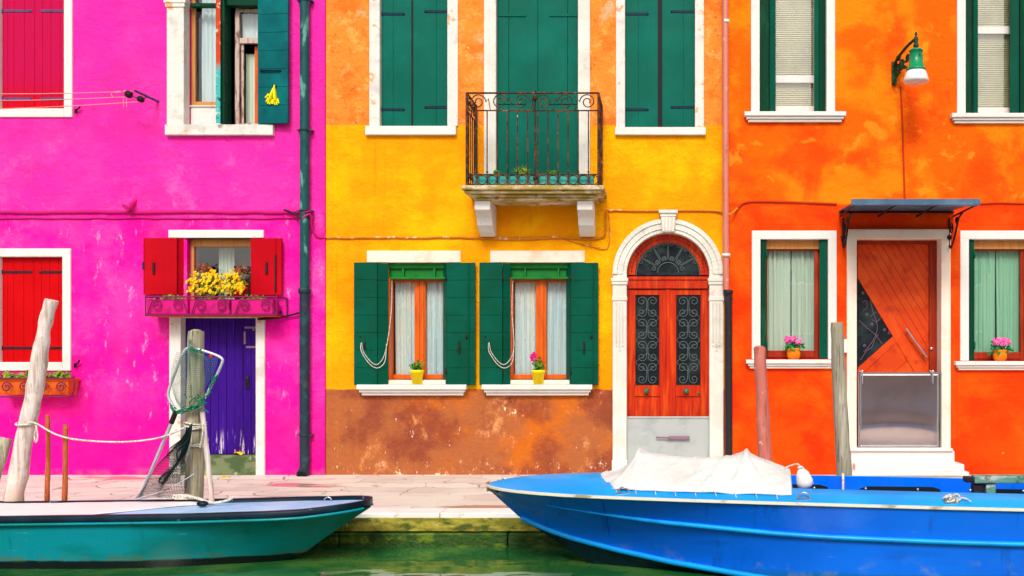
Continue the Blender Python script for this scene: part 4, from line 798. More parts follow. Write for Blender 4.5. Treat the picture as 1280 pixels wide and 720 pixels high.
for px, py in ((1079, 366), (1106, 412), (1081, 432), (1090, 405), (1084, 393), (1112, 416)):
    for k in range(4): a = k*PI/2+.4; w.ball((pp(px, py)[0]+.014*math.cos(a), yd+.016, pp(px, py)[1]+.014*math.sin(a)), .008, n=4, sy=.3)
w.build('etched_pattern', M['sticker'], md)
w = MB(); w.box(xr+.004, xR, yd-.02, yd+.06, zbot, ztop_); w.box(xL, xR, yd-.03, yd+.06, ztop_+.002, Z(296, yd)); w.build('door_frame', M['brownframe'], md, bevel=.004)
w = MB(); w.tube([Vector((pp(1131, 411)[0], yd-.07, pp(1131, 411)[1])), Vector((pp(1157, 447)[0], yd-.07, pp(1157, 447)[1]))], .014, 10)
for q in ((1134, 415), (1154, 443)): w.tube([Vector((pp(*q)[0], yd-.07, pp(*q)[1])), Vector((pp(*q)[0], yd+.01, pp(*q)[1]))], .009)
w.build('handle', M['chrome'], md)
w = MB(); w.lathe([(.024, -.005), (.024, .014), (.012, .018), (0, .018)], (pp(1164, 436)[0], yd-.02, pp(1164, 436)[1]), 12, 0, 'y'); w.build('lock', M['chrome'], md)
w = MB(); x0, x1, zd = dM[0], dM[1], dM[3]
w.box(X(1058), x0+.004, yf-.03, yf+.2, 0, zd); w.box(x1-.004, X(1187.5), yf-.03, yf+.2, 0, zd); w.box(X(1058), X(1187.5), yf-.03, yf+.2, zd-.004, Z(287)); w.build('door_surround', M['lintel'], md, bevel=.008, seg=2)
w = MB(); w.box(X(1061), X(1189), -.16, .21, 0, Z(559)-.035); w.box(X(1057, -.2), X(1191.5, -.2), -.2, .215, Z(559)-.035, Z(559)); w.box(X(1063), X(1196), -.34, .1, .002, Z(577)); w.box(X(1060, -.5), X(1208, -.5), -.52, -.17, .003, Z(586)-.03)
w.box(X(1056, -.5), X(1210, -.5), -.56, -.165, Z(586)-.03, Z(586)+.02)
w.build('doorstep', M['white'], md, bevel=.01, seg=2)
w = MB(); w.box(X(1053.5), X(1058), yf-.07, yf-.031, Z(441), Z(424)); w.box(X(1053.5), X(1057), yf-.04, yf+.001, Z(441), Z(424)); w.build('doorbell_box', M['white'], orange, bevel=.004)
w = MB(); w.tube(smoothpts([P(922, 260, -.03), P(932, 253, -.02), P(960, 252, -.02), P(1010, 253.5, -.02), P(1046, 255, -.02)], 5), .016); w.tube(wob(1186, 1480, 254, -.02, .006, seed=14), .013); w.tube(wob(1052, 1187, 285, -.03, .001, seed=4), .009, 5); w.tube([P(1126, 108, -.02), P(1128, 150, -.02), P(1131, 250, -.02)], .012); w.build('cable', M['cablered'], orange)
# awning over the door
w = MB(); AD = -1.05; zf, zw = Z(253.5, AD), Z(263, 0); ax0, ax1 = X(1067, AD), X(1222, AD)
w.add([(ax0, AD, zf), (ax1, AD, zf), (ax1-.02, -.02, zw), (ax0+.02, -.02, zw)], [(0, 1, 2, 3)])
aw = w.build('awning', M['awn'], orange, solid=.012)
w = MB(); w.box(ax0-.03, ax1+.03, AD-.02, AD+.0, zf-.03, zf+.045); w.box(ax0-.02, ax1+.02, AD, AD+.1, zf-.03, zf-.022); w.build('gutter', M['awn'], aw, bevel=.006)
w = MB()
for xx in (ax0, ax1-.02, ax0+(ax1-ax0)/3, ax0+(ax1-ax0)*2/3): w.box(xx, xx+.02, AD+.02, -.03, zf-.035, zf-.015)
w.box(ax0, ax1, -.05, -.02, zw-.04, zw-.012); w.build('awning_frame', M['iron'], aw, bevel=.002)
for xx in (ax0+.05, ax1-.06):
    w = MB(); w.tube([(xx, -.03, zf-.05), (xx, -.03, zf-.42)], .013)
    w.tube(smoothpts([Vector((xx, -.03, zf-.4)), Vector((xx, -.12, zf-.44)), Vector((xx, -.3, zf-.3)), Vector((xx, -.45, zf-.12)), Vector((xx, -.62, zf-.06))], 6), .013)
    for cy, cz, r0 in ((-.13, zf-.2, .08), (-.38, zf-.13, .055)):
        w.tube([Vector((xx, cy+math.cos(t)*r0*(1-t/14), cz+math.sin(t)*r0*(1-t/14))) for t in [10*k/24 for k in range(25)]], .009, 5)
    w.ball((xx, -.05, zf-.3), .035, n=6); w.build('scroll_bracket', M['iron'], aw)

# ---------------------------------------------------------------- houses on the near bank, behind the camera: what panes and steel mirror
M['farteal'] = mat('turquoise_plaster', (90, 190, 196), [Ly((120, 206, 206), 1, .45, .65)], rough=.85)
M['farbrick'] = mat('terracotta_plaster', (222, 170, 140), [Ly((206, 150, 124), 1, .45, .65)], rough=.85)
for nm, lb, x0, x1, top, m_, wins in (('low_house', 'low turquoise house across the canal, mirrored in the panes', -13, -2.6, 3.3, 'farteal', (-11.5, -8.6, -5.6)), ('tall_house', 'tall terracotta house across the canal, mirrored in steel and panes', -2.4, 16, 6.6, 'farbrick', (-.8, 2.2, 5.2, 8.2, 11.2, 14))):
    t = thing(nm, lb, 'house', ((x0+x1)/2, -24, 0)); w = MB(); w.box(x0, x1, -31, -24, 0, top); w.build('wall', M[m_], t)
    w = MB(); w.box(x0-.15, x1+.1, -31.2, -23.7, top+.002, top+.22); w.build('eave', M['white'], t)
    w = MB(); w.prism([(0, 0)], 0, 0) if False else w.add([(x0-.1, -23.7, top+.22), (x1+.08, -23.7, top+.22), (x1+.08, -27.5, top+1.9), (x0-.1, -27.5, top+1.9), (x0-.1, -31.2, top+.22), (x1+.08, -31.2, top+.22)], [(0, 1, 2, 3), (3, 2, 5, 4), (0, 3, 4), (1, 5, 2)]); w.build('roof', M['roof'], t)
    for xx in wins:
        for zz_ in ((1.1,) if top < 4 else (1.1, 4.2)):
            w = MB(); frame(w, (xx-.5, xx+.5, zz_, zz_+1.4), -24.0-.0, -23.94, .1); wn_ = w.build('window', M['white'], t)
            w = MB(); w.box(xx-.4, xx+.4, -23.99, -23.97, zz_+.1, zz_+1.3); w.build('pane', M['dglass'], wn_)
# ---------------------------------------------------------------- plants
def leaf_cluster(mb, c, rad, n, size, m=0, seed=0, flat=.7, up=.4):
    rr = random.Random(seed)
    for _ in range(n):
        v = Vector((rr.gauss(0, 1), rr.gauss(0, 1), rr.gauss(0, 1))).normalized()*rr.uniform(.35, 1)
        p = Vector(c)+Vector((v.x*rad[0], v.y*rad[1], v.z*rad[2]))
        d = (v+Vector((rr.uniform(-.6, .6), rr.uniform(-.9, .2), rr.uniform(-.3, .8)))).normalized(); s_ = size*rr.uniform(.6, 1.25)
        a = d.orthogonal().normalized(); a.rotate(Matrix.Rotation(rr.uniform(0, 6), 3, d)); t = a.cross(d).normalized()
        q = [p, p+a*s_*.35+t*s_*.28, p+a*s_*.75+t*s_*.26+d*s_*.06, p+a*s_, p+a*s_*.75-t*s_*.26+d*s_*.06, p+a*s_*.35-t*s_*.28]
        mid = p+a*s_*.5-d*s_*.1
        mb.add(q+[mid], [(0, 1, 6), (1, 2, 6), (2, 3, 6), (3, 4, 6), (4, 5, 6), (5, 0, 6)], m)
def blossom(mb, p, s_, m=0, rr=rnd, pet=5):
    p = Vector(p); d = Vector((rr.uniform(-.6, .6), -1, rr.uniform(-.1, .9))).normalized(); a = d.orthogonal().normalized(); b_ = d.cross(a)
    for k in range(pet):
        t = 2*PI*k/pet+rr.uniform(-.1, .1); u = a*math.cos(t)+b_*math.sin(t); v = d.cross(u)
        mb.add([p, p+u*s_*.5+v*s_*.32+d*s_*.15, p+u*s_+d*s_*.1, p+u*s_*.5-v*s_*.32+d*s_*.15], [(0, 1, 2, 3)], m)
def stem(mb, a, b_, r=.003, m=0): mb.tube([a, (Vector(a)+Vector(b_))/2+Vector((rnd.uniform(-.01, .01), 0, 0)), b_], r, 4, m)
def pot_thing(loc, label, cat, potm, potprof, leafm, flowerm, crown, seed, group, flowers=10, fpos='top', lsize=.05, nl=60, name='flower_pot'):
    t = thing(name, label, cat, loc, group); o = Vector(loc)
    w = MB(); w.lathe(potprof, o, 22); pt_ = w.build('pot', M[potm], t)
    h = potprof[3][1] if len(potprof) > 3 else potprof[-1][1]
    w = MB(); w.lathe([(0, h-.015), (potprof[2][0]*.9, h-.015)], o, 18); w.build('soil', M['soil'], pt_)
    w = MB(); rr = random.Random(seed); c = o+Vector((0, 0, h+crown[2]*.55))
    leaf_cluster(w, c, crown, nl, lsize, 0, seed)
    for _ in range(8): stem(w, o+Vector((0, 0, h-.02)), c+Vector((rr.uniform(-1, 1)*crown[0]*.7, rr.uniform(-1, 1)*crown[1]*.7, rr.uniform(-.2, .8)*crown[2])))
    w.build('foliage', M[leafm], t)
    if flowers:
        w = MB()
        for _ in range(flowers):
            if fpos == 'top': q = c+Vector((rr.uniform(-.75, .75)*crown[0], rr.uniform(-.9, .1)*crown[1], crown[2]*rr.uniform(.6, 1.35)))
            else: q = c+Vector((-crown[0]*.7+rr.uniform(-.35, .35)*crown[0], rr.uniform(-.5, 0)*crown[1], crown[2]*rr.uniform(.6, 1.6)))
            for _ in range(4): blossom(w, q+Vector((rr.uniform(-.018, .018), rr.uniform(-.015, .01), rr.uniform(-.016, .016))), .022, 0, rr)
        w.build('blossom', M[flowerm], t)
    return t
yp = [(.055, 0), (.082, .135), (.088, .14), (.09, .175), (.084, .176), (.078, .15)]
yp = [(.058, 0), (.084, .15), (.09, .152), (.094, .185), (.086, .186), (.08, .165)]
pot_thing((X(521.5, -.02), -.03, Z(480.2)), 'small yellow pot with low green plant, no flowers, on window sill', 'flower pot', 'yellowpot', yp, 'leaf', 'fmag', (.085, .07, .075), 3, 'yellow pots on the sills', flowers=0, lsize=.05, nl=80)
pot_thing((X(673, -.02), -.03, Z(480.2)), 'small yellow pot with magenta flowers on sill near arched door', 'flower pot', 'yellowpot', yp, 'leaf', 'fmag', (.085, .07, .1), 4, 'yellow pots on the sills', flowers=9, fpos='left', lsize=.05, nl=90)
op = [(.06, 0), (.088, .04), (.09, .09), (.078, .12), (.09, .135), (.088, .15), (.08, .15)]
for px, py, lb, sd_ in ((992, 449.5, 'orange pot of pink flowers on sill between downpipe and awning door', 5), (1250, 451.5, 'orange pot of pink flowers on sill at the right of the awning door', 6)):
    pot_thing((X(px, -.02), -.02, Z(py)), lb, 'flower pot', 'orangepot', op, 'bleaf', 'fpink', (.13, .09, .09), sd_, 'orange pots on the sills', flowers=26, lsize=.075, nl=90)

# ---------------------------------------------------------------- pink iron planter over the purple door
t = thing('planter_rack', 'plum iron scroll rack with magenta boxes above the purple door', 'planter', (X(264), -.2, Z(396)))
w = MB(); RY = -.36; x0, x1, z0, z1 = X(182, RY), X(346, RY), Z(394, RY), Z(371, RY)
for z in (z0, z1): w.tube([(x0, RY, z), (x1, RY, z)], .011, 6); [w.tube([(xx, RY, z), (xx, -.04, z)], .011, 6) for xx in (x0, x1)]
for xx in (x0, x1): w.tube([(xx, RY, z0), (xx, RY, z1+.02)], .01, 6); w.tube([(xx+.02, -.05, z0), (xx+.02, -.05, z1)], .01, 6)
ns = 6; cw = (x1-x0)/ns
for i in range(ns):
    cx, mz, sg = x0+cw*(i+.5), (z0+z1)/2, 1 if i % 2 else -1
    w.tube([Vector((cx+sg*(math.cos(t_)*cw*.27*(1-t_/13)), RY, mz+.01+math.sin(t_)*(z1-z0)*.36*(1-t_/13))) for t_ in [9*k/22 for k in range(23)]], .0075, 5)
    w.tube(smoothpts([Vector((cx+sg*cw*.27, RY, mz+.01)), Vector((cx+sg*cw*.4, RY, z0+.03)), Vector((cx+sg*cw*.5, RY, z0+.005))], 4), .0075, 5)
w.build('rack', M['pinkiron'], t)
for i, (a, b_) in enumerate(((185, 236), (238, 288), (290, 342))):
    w = MB(); w.box(X(a, -.3), X(b_, -.3), -.33, -.09, Z(393, -.3), Z(374, -.3)); bx = w.build('planter_box', M['pinkbox'], t, bevel=.012, seg=2)
    w = MB(); leaf_cluster(w, (X((a+b_)/2, -.3), -.2, Z(373, -.3)), ((X(b_)-X(a))*.42, .1, .035), 60, .06, 0, 60+i); w.build('foliage', M['limeleaf'], bx)
w = MB()
for k in range(3): w.box(X(184, -.3), X(344, -.3), -.34+.1*k, -.28+.1*k, Z(394.5, -.3)-.012, Z(394.5, -.3)); 
w.build('slatted_base', M['terra'], t, bevel=.003)
t = thing('flowering_plant', 'bushy plant covered in yellow flowers in front of small window', 'plant', (X(268), -.2, Z(372)))
w = MB(); rr = random.Random(5)
for cx, cz, rx, rz, n in ((252, 358, .17, .13, 80), (272, 356, .2, .16, 100), (294, 356, .13, .15, 70)): leaf_cluster(w, (X(cx, -.2), -.19, Z(cz, -.2)), (rx, .12, rz), n, .06, 0, int(cx))
for _ in range(14): stem(w, (X(rr.uniform(245, 290), -.2), -.2, Z(373, -.2)), (X(rr.uniform(236, 304), -.2), -.2, Z(rr.uniform(338, 360), -.2)), .004)
w.build('foliage', M['limeleaf'], t)
w = MB()
for _ in range(210):
    px = rr.uniform(235, 304); top = 337+6*abs(math.sin(px*.13))+ (10 if px < 243 or px > 298 else 0); q = P(px, rr.uniform(top, 367), -.27); q.y = -.2-rr.uniform(0, .13)
    blossom(w, q, rr.uniform(.018, .03), 0, rr); blossom(w, q+Vector((.01, -.008, .01)), .016, 0, rr)
w.build('blossom', M['fyellow'], t)
w = MB(); leaf_cluster(w, (X(253, -.1), -.06, Z(336)), (.12, .06, .07), 45, .05, 0, 71); leaf_cluster(w, (X(298, -.1), -.06, Z(338)), (.1, .06, .08), 40, .05, 0, 72); w.build('russet_foliage', M['redleaf'], t)
t = thing('flower_pot', 'red clay pot half hidden behind yellow flowers', 'flower pot', (X(299, -.12), -.12, Z(373)))
w = MB(); w.lathe([(.08, 0), (.1, .1), (.11, .105), (.11, .14), (.095, .14)], t.location, 18); w.build('pot', M['redpot'], t)
w = MB(); leaf_cluster(w, t.location+Vector((.02, 0, .17)), (.09, .07, .06), 40, .05, 0, 75); w.build('foliage', M['redleaf'], t)
# window box under the red shutters
t = thing('window_box', 'terracotta window box in wrought iron holder under closed red shutters', 'planter', (X(40), -.2, Z(494)))
w = MB(); BY = -.3; x0, x1 = X(-6, BY), X(86, BY)
w.add([(x0+.03, BY+.03, Z(494, BY)), (x1-.03, BY+.03, Z(494, BY)), (x1-.03, -.07, Z(494, BY)), (x0+.03, -.07, Z(494, BY)), (x0, BY, Z(474, BY)), (x1, BY, Z(474, BY)), (x1, -.06, Z(474, BY)), (x0, -.06, Z(474, BY))], [(0, 3, 2, 1), (0, 1, 5, 4), (1, 2, 6, 5), (2, 3, 7, 6), (3, 0, 4, 7), (4, 5, 6, 7)])
w.box(x0-.01, x1+.01, BY-.01, -.05, Z(476.5, BY), Z(473, BY)); bx = w.build('box', M['terra'], t, bevel=.008, seg=2)
w = MB()
for cx in (10, 34, 66, 78): leaf_cluster(w, (X(cx, -.2), -.18, Z(471, -.2)), (.15, .09, .045), 55, .07, 0, 80+cx)
for k in range(40): px = rr.choice([rr.uniform(2, 40), rr.uniform(55, 84)]); a = P(px, 474, -.2); stem(w, a, a+Vector((rr.uniform(-.06, .06), rr.uniform(-.05, .03), rr.uniform(.03, .085))), .0035)
w.build('foliage', M['limeleaf'], t)
w = MB(); w.tube(smoothpts([P(91, 470, -.3), P(93, 480, -.33), P(90, 492, -.32), P(78, 496, -.32), P(-8, 496, -.32)], 5), .011, 6); w.tube([P(-8, 473, -.33), P(90, 473, -.33)], .009, 6)
for cx in (76, 8, 30, 54):
    w.tube([Vector((X(cx, -.33)+math.cos(t_)*.07*(1-t_/13), -.33, Z(484, -.33)+math.sin(t_)*.07*(1-t_/13))) for t_ in [9*k/20 for k in range(21)]], .008, 5)
w.tube([P(91, 470, -.3), P(91, 470, -.03)], .009, 6)
w.build('iron_holder', M['pinkiron'], t)

# ---------------------------------------------------------------- balcony pots
t = thing('planter_box', 'low turquoise box standing along the balcony floor behind the railing', 'planter', (X(660, -.4), -.45, zt))
w = MB(); w.box(bx0+.1, bx1-.1, -.56, -.42, zt+.002, Z(220, -.55)); w.box(bx0+.09, bx1-.09, -.57, -.41, Z(220, -.55), Z(217.5, -.55)); w.build('box', M['tealbox'], t, bevel=.004)
for px, lb, cl, lm, sz in ((622, 'small dark blue pot at the left of the balcony floor', 'bluepot', 'leaf', .05), (652, 'dark blue pot with tufty lime plant on balcony floor', 'bluepot', 'limeleaf', .09), (692, 'low pot with small green plant at the right of balcony floor', 'bluepot', 'leaf', .055)):
    t = thing('balcony_pot', lb, 'flower pot', (X(px, -.3), -.3, zt+.002), 'pots on the balcony floor')
    w = MB(); w.lathe([(.055, 0), (.075, .12), (.08, .12), (.08, .15), (.07, .15)], t.location, 16); w.build('pot', M[cl], t)
    w = MB(); c = t.location+Vector((0, 0, .15))
    leaf_cluster(w, c+Vector((0, 0, sz*.6)), (sz*1.2, sz, sz*.7), 60, .07, 0, px)
    for k in range(26): w.tube([c, c+Vector((rr.uniform(-1, 1)*sz*.6, 0, sz)), c+Vector((rr.uniform(-1, 1)*sz*1.5, rr.uniform(-.5, .5)*sz, sz*rr.uniform(1, 2.1)))], [.004, .003, .001], 4)
    w.build('foliage', M[lm], t)

# ---------------------------------------------------------------- gloves, washing line, wall lamp, barriers
t = thing('rubber_gloves', 'pair of yellow rubber gloves hanging on blue-green shutter', 'gloves', (X(343), -.14, Z(130)))
for i, (px, tilt) in enumerate(((338.5, 18), (346, -6))):
    w = MB(); w.M = Matrix.Translation(P(343, 109, -.135)) @ Matrix.Rotation(R(tilt), 4, 'Y') @ Matrix.Scale(1.2, 4)
    w.tube([(0, 0, .02), (0, -.006, -.04), (0, -.01, -.11), (0, -.008, -.15)], [.012, .03, .042, .03], 10, flat=.45)
    for k in range(4): w.tube([((k-1.5)*.017, -.008, -.13), ((k-1.5)*.021, -.008, -.2+.012*abs(k-1.5))], [.0105, .008], 6)
    w.tube([(-.03, -.008, -.09), (-.055, -.008, -.14)], [.012, .009], 6); w.build('glove', M['glove'], t)
w = MB(); w.tube([P(341, 104, -.1), P(341, 108, -.14), P(344, 111, -.14), P(346, 106, -.14)], .007, 5); w.build('peg', M['bulb'], t)
t = thing('clothes_line', 'salmon washing lines strung from pulleys on a small wall bracket', 'clothes line', (X(170), -.3, Z(124)))
w = MB(); w.tube([P(198, 127, -.03), P(168, 113, -.42)], .018, 4); w.tube([P(185, 121, -.2), P(176, 124, -.36), P(155, 117, -.42)], .009, 5); w.build('bracket', M['strapgrey'], t)
for px, py, r_ in ((161, 118, .05), (176, 124, .045)):
    w = MB(); w.lathe([(.0, -.03), (r_*.9, -.025), (r_*.6, 0), (r_*.9, .025), (0, .03)], P(px, py, -.4), 14, 0, 'y'); w.build('pulley', M['bulb'], t)
w = MB()
for (a, b_) in (((165, 114), (-40, 117)), ((160, 121), (-40, 125.5)), ((176, 127), (-40, 137)), ((157, 113), (140, 115))):
    A_, B_ = P(*a, -.4), P(*b_, -.4); w.tube([A_+(B_-A_)*k/12-Vector((0, 0, .015*math.sin(PI*k/12))) for k in range(13)], .0055, 5)
for px in (154, 158): w.tube([P(px, 122, -.4), P(px+.5, 134, -.4)], .004, 4)
w.tube(smoothpts([P(141, 121, -.4), P(139, 118, -.4), P(142, 115, -.4), P(150, 114, -.4)], 4), .005, 4)
w.build('line', M['line'], t)
t = thing('wall_lamp', 'green enamel street lamp with milky glass shade on scroll bracket', 'lamp', (X(1118), -.02, Z(100)))
LY = -.62; lx = X(1145, LY)
w = MB(); w.box(X(1117)-.03, X(1117)+.03, -.05, -.005, Z(107), Z(78)); a = Vector((X(1117), -.05, Z(84)))
w.tube(smoothpts([a, P(1122, 73, -.2), P(1132, 60, -.42), P(1139, 53, -.55), P(1144, 49, LY)], 6), .02, 7)
w.tube(smoothpts([P(1117, 104, -.05), P(1120, 98, -.16), P(1127, 82, -.3), P(1124, 72, -.22)], 6), .014, 6)
for t_c, r0 in ((.35, .07), (.62, .05), (.15, .07)):
    c = a.lerp(Vector((lx, LY, Z(52, LY))), t_c)-Vector((0, 0, .09)); d = Vector((lx-a.x, LY-a.y, 0)).normalized()
    w.tube([c+d*math.cos(t_)*r0*(1-t_/14)+Vector((0, 0, math.sin(t_)*r0*(1-t_/14))) for t_ in [10*k/22 for k in range(23)]], .011, 5)
leaf_cluster(w, a+Vector((.05, -.1, -.02)), (.06, .1, .12), 26, .08, 0, 5)
w.build('scroll_bracket', M['lampdark'], t)
w = MB(); zc = Z(50, LY); w.lathe([(.012, .1), (.02, .07), (.01, .05), (.028, .03), (.03, 0), (.022, -.03), (.035, -.06), (.035, -.08), (.02, -.1)][::-1], (lx, LY, zc), 14); w.build('finial', M['lampdark'], t)
w = MB(); w.lathe([(.125, -.39), (.125, -.36), (.095, -.35), (.085, -.22), (.078, -.15), (.09, -.145), (.09, -.13), (.05, -.105), (.02, -.095)], (lx, LY, zc), 20)
for k in range(6): w.ball((lx+.1*math.cos(k), LY+.1*math.sin(k), zc-.2+.0), .012, n=4) if k in (2, 5) else None
w.build('lamp_housing', M['lampgreen'], t)
w = MB(); w.lathe([(0, -.545), (.1, -.54), (.148, -.53), (.16, -.515), (.15, -.48), (.12, -.39)], (lx, LY, zc), 24); w.build('lamp_shade', M['lampglass'], t)
t = thing('flood_barrier', 'brushed stainless steel flood barrier across the orange diagonal-planked door', 'flood barrier', (X(1122), -.05, Z(558)))
w = MB()
def buck(u, v): return Vector((X(1072.5)+(X(1173.5)-X(1072.5))*u, -.066-.014*math.exp(-((v-.30+.10*(u-.4)**2*2)/.13)**2)*math.sin(PI*min(1, .15+u*.85))**.3-.006*math.sin(PI*v)*math.sin(PI*u), Z(558)+(Z(467)-Z(558))*v))
w.grid(buck, 24, 40); w.build('panel', M['steel'], t, solid=.006)
w = MB(); w.box(X(1071.5), X(1175), -.08, -.055, Z(466.6), Z(465)); w.box(X(1071.3), X(1072.5), -.08, -.055, Z(558), Z(467)); w.box(X(1173.5), X(1175), -.08, -.055, Z(558), Z(467)); w.box(X(1071.3), X(1175), -.08, -.055, Z(559)+.002, Z(557.8)); w.build('rim', M['chrome'], t, bevel=.002)
for px in (1078, 1166):
    w = MB(); w.tube([P(px, 480, -.1), P(px, 466, -.1), P(px-4, 463, -.1)], .011, 6); w.ball(P(px, 464, -.1), .02, n=6); w.build('clamp', M['chrome'], t)
t = thing('flood_barrier', 'pale grey painted flood barrier at the foot of the arched door', 'flood barrier', (X(835), -.02, 0))
w = MB(); w.box(X(783)+.006, X(887)-.006, .01, .05, 0, Z(521)); w.box(X(783)+.006, X(887)-.006, .0, .012, Z(523), Z(520.5))
for k in range(7):
    for pz in (524, 590): w.ball((X(789+15.5*k), .01, Z(pz)), .008, n=4)
w.build('panel', M['greypaint'], t, bevel=.003)
w = MB(); w.tube([P(820, 546.5, -.03), P(836, 547, -.03)], .012, 6); w.box(X(836), X(862), -.035, -.0, Z(549), Z(545)); w.ball(P(836, 547.5, -.035), .022, n=6); w.build('handle', M['sticker'], t, bevel=.003)

# ---------------------------------------------------------------- poles, stakes, nets at the quay edge
def pole(name, label, cat, pts, rad, m, group=None, n=12, seed=0, top_cut=0):
    rr = random.Random(seed); t = Vector(pts[0]); pts = smoothpts(pts, 7); k = len(pts)
    rs_ = [interp([(i/(len(rad)-1), v) for i, v in enumerate(rad)], j/(k-1))*rr.uniform(.96, 1.04) for j in range(k)]
    w = MB(); w.tube(pts, rs_, n)
    for v in w.v:
        q = mnoise.noise(v*7)*.012*(rad[0]/.1); v.x += q; v.y += q*.5
    if top_cut: w.ball(pts[-1], rs_[-1]*.8, n=8, sz=.35)
    o = w.build(name, M[m]); o['tmp'] = 1; del o['tmp']; return tag(o, label, cat, group)
def pp3(px, py, Y): return P(px, py, Y)
PY = -3.50
pole('mooring_pole', 'bleached crooked leaning pole beside the teal boat', 'pole', [P(5, 690, PY), P(17, 626, PY), P(29, 555, PY), P(43, 490, PY), P(49, 450, PY), P(56, 410, PY), P(65, 375, PY)], [.092, .09, .082, .075, .078, .06, .062], 'polepale', seed=1, n=14)
pole('mooring_stub', 'short dark tilted post cut off at the left edge', 'pole', [P(-22, 640, PY-.1), P(-8, 590, PY-.08), P(7, 548, PY)], [.075, .07, .06], 'polegrey', seed=2)
pole('wooden_stake', 'thin reddish stake nearer to the crooked leaning pole', 'stake', [P(58, 680, PY), P(59, 620, PY), P(60.5, 570, PY), P(59.5, 518, PY)], [.024, .024, .022, .022], 'stake', 'thin wooden stakes in the canal', seed=3, n=8)
pole('wooden_stake', 'thin brown stake, shorter of the two beside crooked pole', 'stake', [P(80, 680, PY), P(81, 620, PY), P(82, 575, PY), P(82, 531, PY)], [.025, .025, .024, .023], 'stake', 'thin wooden stakes in the canal', seed=4, n=8)
pole('mooring_pole', 'thick grey weathered post with nets in front of purple door', 'pole', [P(243, 690, PY), P(243, 620, PY), P(244, 500, PY), P(245, 414, PY)], [.088, .086, .082, .072], 'polegrey', seed=5, n=14, top_cut=1)
pole('mooring_pole', 'dusty pink smooth post before the orange wall', 'pole', [P(957, 640, PY), P(956, 575, PY), P(953, 500, PY), P(949, 434, PY)], [.066, .066, .062, .058], 'polepink', seed=6, n=14, top_cut=1)
pole('mooring_pole', 'grey splintered post beside the awning door', 'pole', [P(1056, 650, PY), P(1055, 590, PY), P(1050, 500, PY), P(1046, 403, PY)], [.078, .076, .07, .058], 'polegrey', seed=7, n=14)
# landing net
t = thing('landing_net', 'aluminium hoop landing net with green mesh leaning on grey post', 'fishing net', (X(175, -3.4), -3.3, 0))
NY = PY-.13
hoop = smoothpts([P(219, 512, NY), P(211, 497, NY), P(212, 485, NY), P(219, 466, NY), P(229, 441, NY), P(237, 435, NY), P(256, 439, NY), P(276, 447, NY), P(277, 455, NY), P(266, 478, NY), P(254, 500, NY), P(241, 510, NY), P(221, 514, NY)], 5)
w = MB(); w.tube(hoop, .0135, 8); w.build('hoop', M['aluminium'], t)
w = MB(); w.tube([P(218, 520, NY), P(174, 624, -3.3)], .017, 8); w.build('handle', M['aluminium'], t)
w = MB(); w.tube([P(220, 514, NY), P(214, 529, NY+.01)], .026, 8); w.build('grip', M['bulb'], t)
w = MB()
rr = random.Random(12)
for a, b_ in ((0, 5), (2, 6), (1, 4)):
    pts = [hoop[int((k/30)*(len(hoop)-1))]+Vector((rr.uniform(-.012, .012), rr.uniform(-.02, .02), rr.uniform(-.02, .01))) for k in range(31)]
for seg in (range(43, len(hoop)), range(0, 4), range(25, 30)):
    for rep in range(4):
        pts = [hoop[k]+Vector((rr.uniform(-.02, .02), rr.uniform(-.03, .01), rr.uniform(-.03, .012))) for k in seg]; w.tube(pts, .006 if rep else .010, 5)
for k in range(20): a = P(rr.uniform(232, 256), rr.uniform(495, 512), NY-.03); w.tube([a, a+Vector((rr.uniform(-.05, .05), -.01, rr.uniform(-.05, .05)))], .005, 4)
w.build('cord_binding', M['netgreen'], t)
def netting(name, fn, nu, nv, m, parent, th):
    mb = MB()
    for i in range(nu+1):
        mb.tube([fn(i/nu, j/nv) for j in range(nv+1)], th, 3)
    for j in range(nv+1):
        mb.tube([fn(i/nu, j/nv) for i in range(nu+1)], th, 3)
    return mb.build(name, M[m], parent)
def bagfn(u, v):       # net bag hanging between the sides of the hoop over the post
    L_ = Vector((X(222-7*math.sin(v*3), NY), 0, Z(440+60*v, NY))); Rr = Vector((X(273-26*v**1.5, NY), 0, Z(448+52*v, NY)))
    p = L_.lerp(Rr, u); p.y = NY-.02-.10*math.sin(PI*u)*math.sin(PI*min(1, .15+v*.8)); p.z -= .10*math.sin(PI*u)*v; return p
netting('mesh', bagfn, 26, 26, 'netpale', t, .0013)
def bag2(u, v):
    a = P(241, 424+4*u, NY+.02); b_ = P(232+28*u, 440+10*u, NY-.04); p = a.lerp(b_, v); p.y -= .09*math.sin(PI*u); return p
netting('mesh_top', bag2, 16, 8, 'netpale', t, .0013)
w = MB(); w.ball(P(264, 445, NY-.02), .019, n=7); w.build('red_float', M['redpot'], t)
def dragfn(u, v):      # dark net hung from the post and spread on the edge
    top = P(243, 528, NY-.02); bot = Vector((X(188+55*u, -3.44), 0, Z(619-7*math.sin(u*PI)*.2, -3.44)))
    p = top.lerp(bot, v**.9); p.x += .04*math.sin(v*9+u*7)*v*(1-v)*2; p.y = NY-.06-.10*math.sin(u*PI*3+v*2)*.5*v-.03*math.sin(PI*v); return p
t = thing('fishing_net', 'dark mesh fishing net hanging in a fan from grey post', 'fishing net', (X(215, -3.4), -3.5, .05))
netting('mesh', dragfn, 38, 46, 'netdark', t, .0021)
def drag2(u, v):
    p = dragfn(.3+.68*u, .05+.72*v); p.y -= .05+.03*math.sin(u*8+v*5); p.x += .03*math.sin(v*12); return p
netting('folded_mesh', drag2, 26, 40, 'netdark', t, .0022)
w = MB(); w.tube(smoothpts([dragfn(0, 1), P(205, 613, NY-.1), P(225, 603, NY-.12), P(243, 592, NY-.1)], 6), .0045, 5); w.tube([dragfn(k/20, 1) for k in range(21)], .006, 5); w.build('edge_rope', M['aluminium'], t)
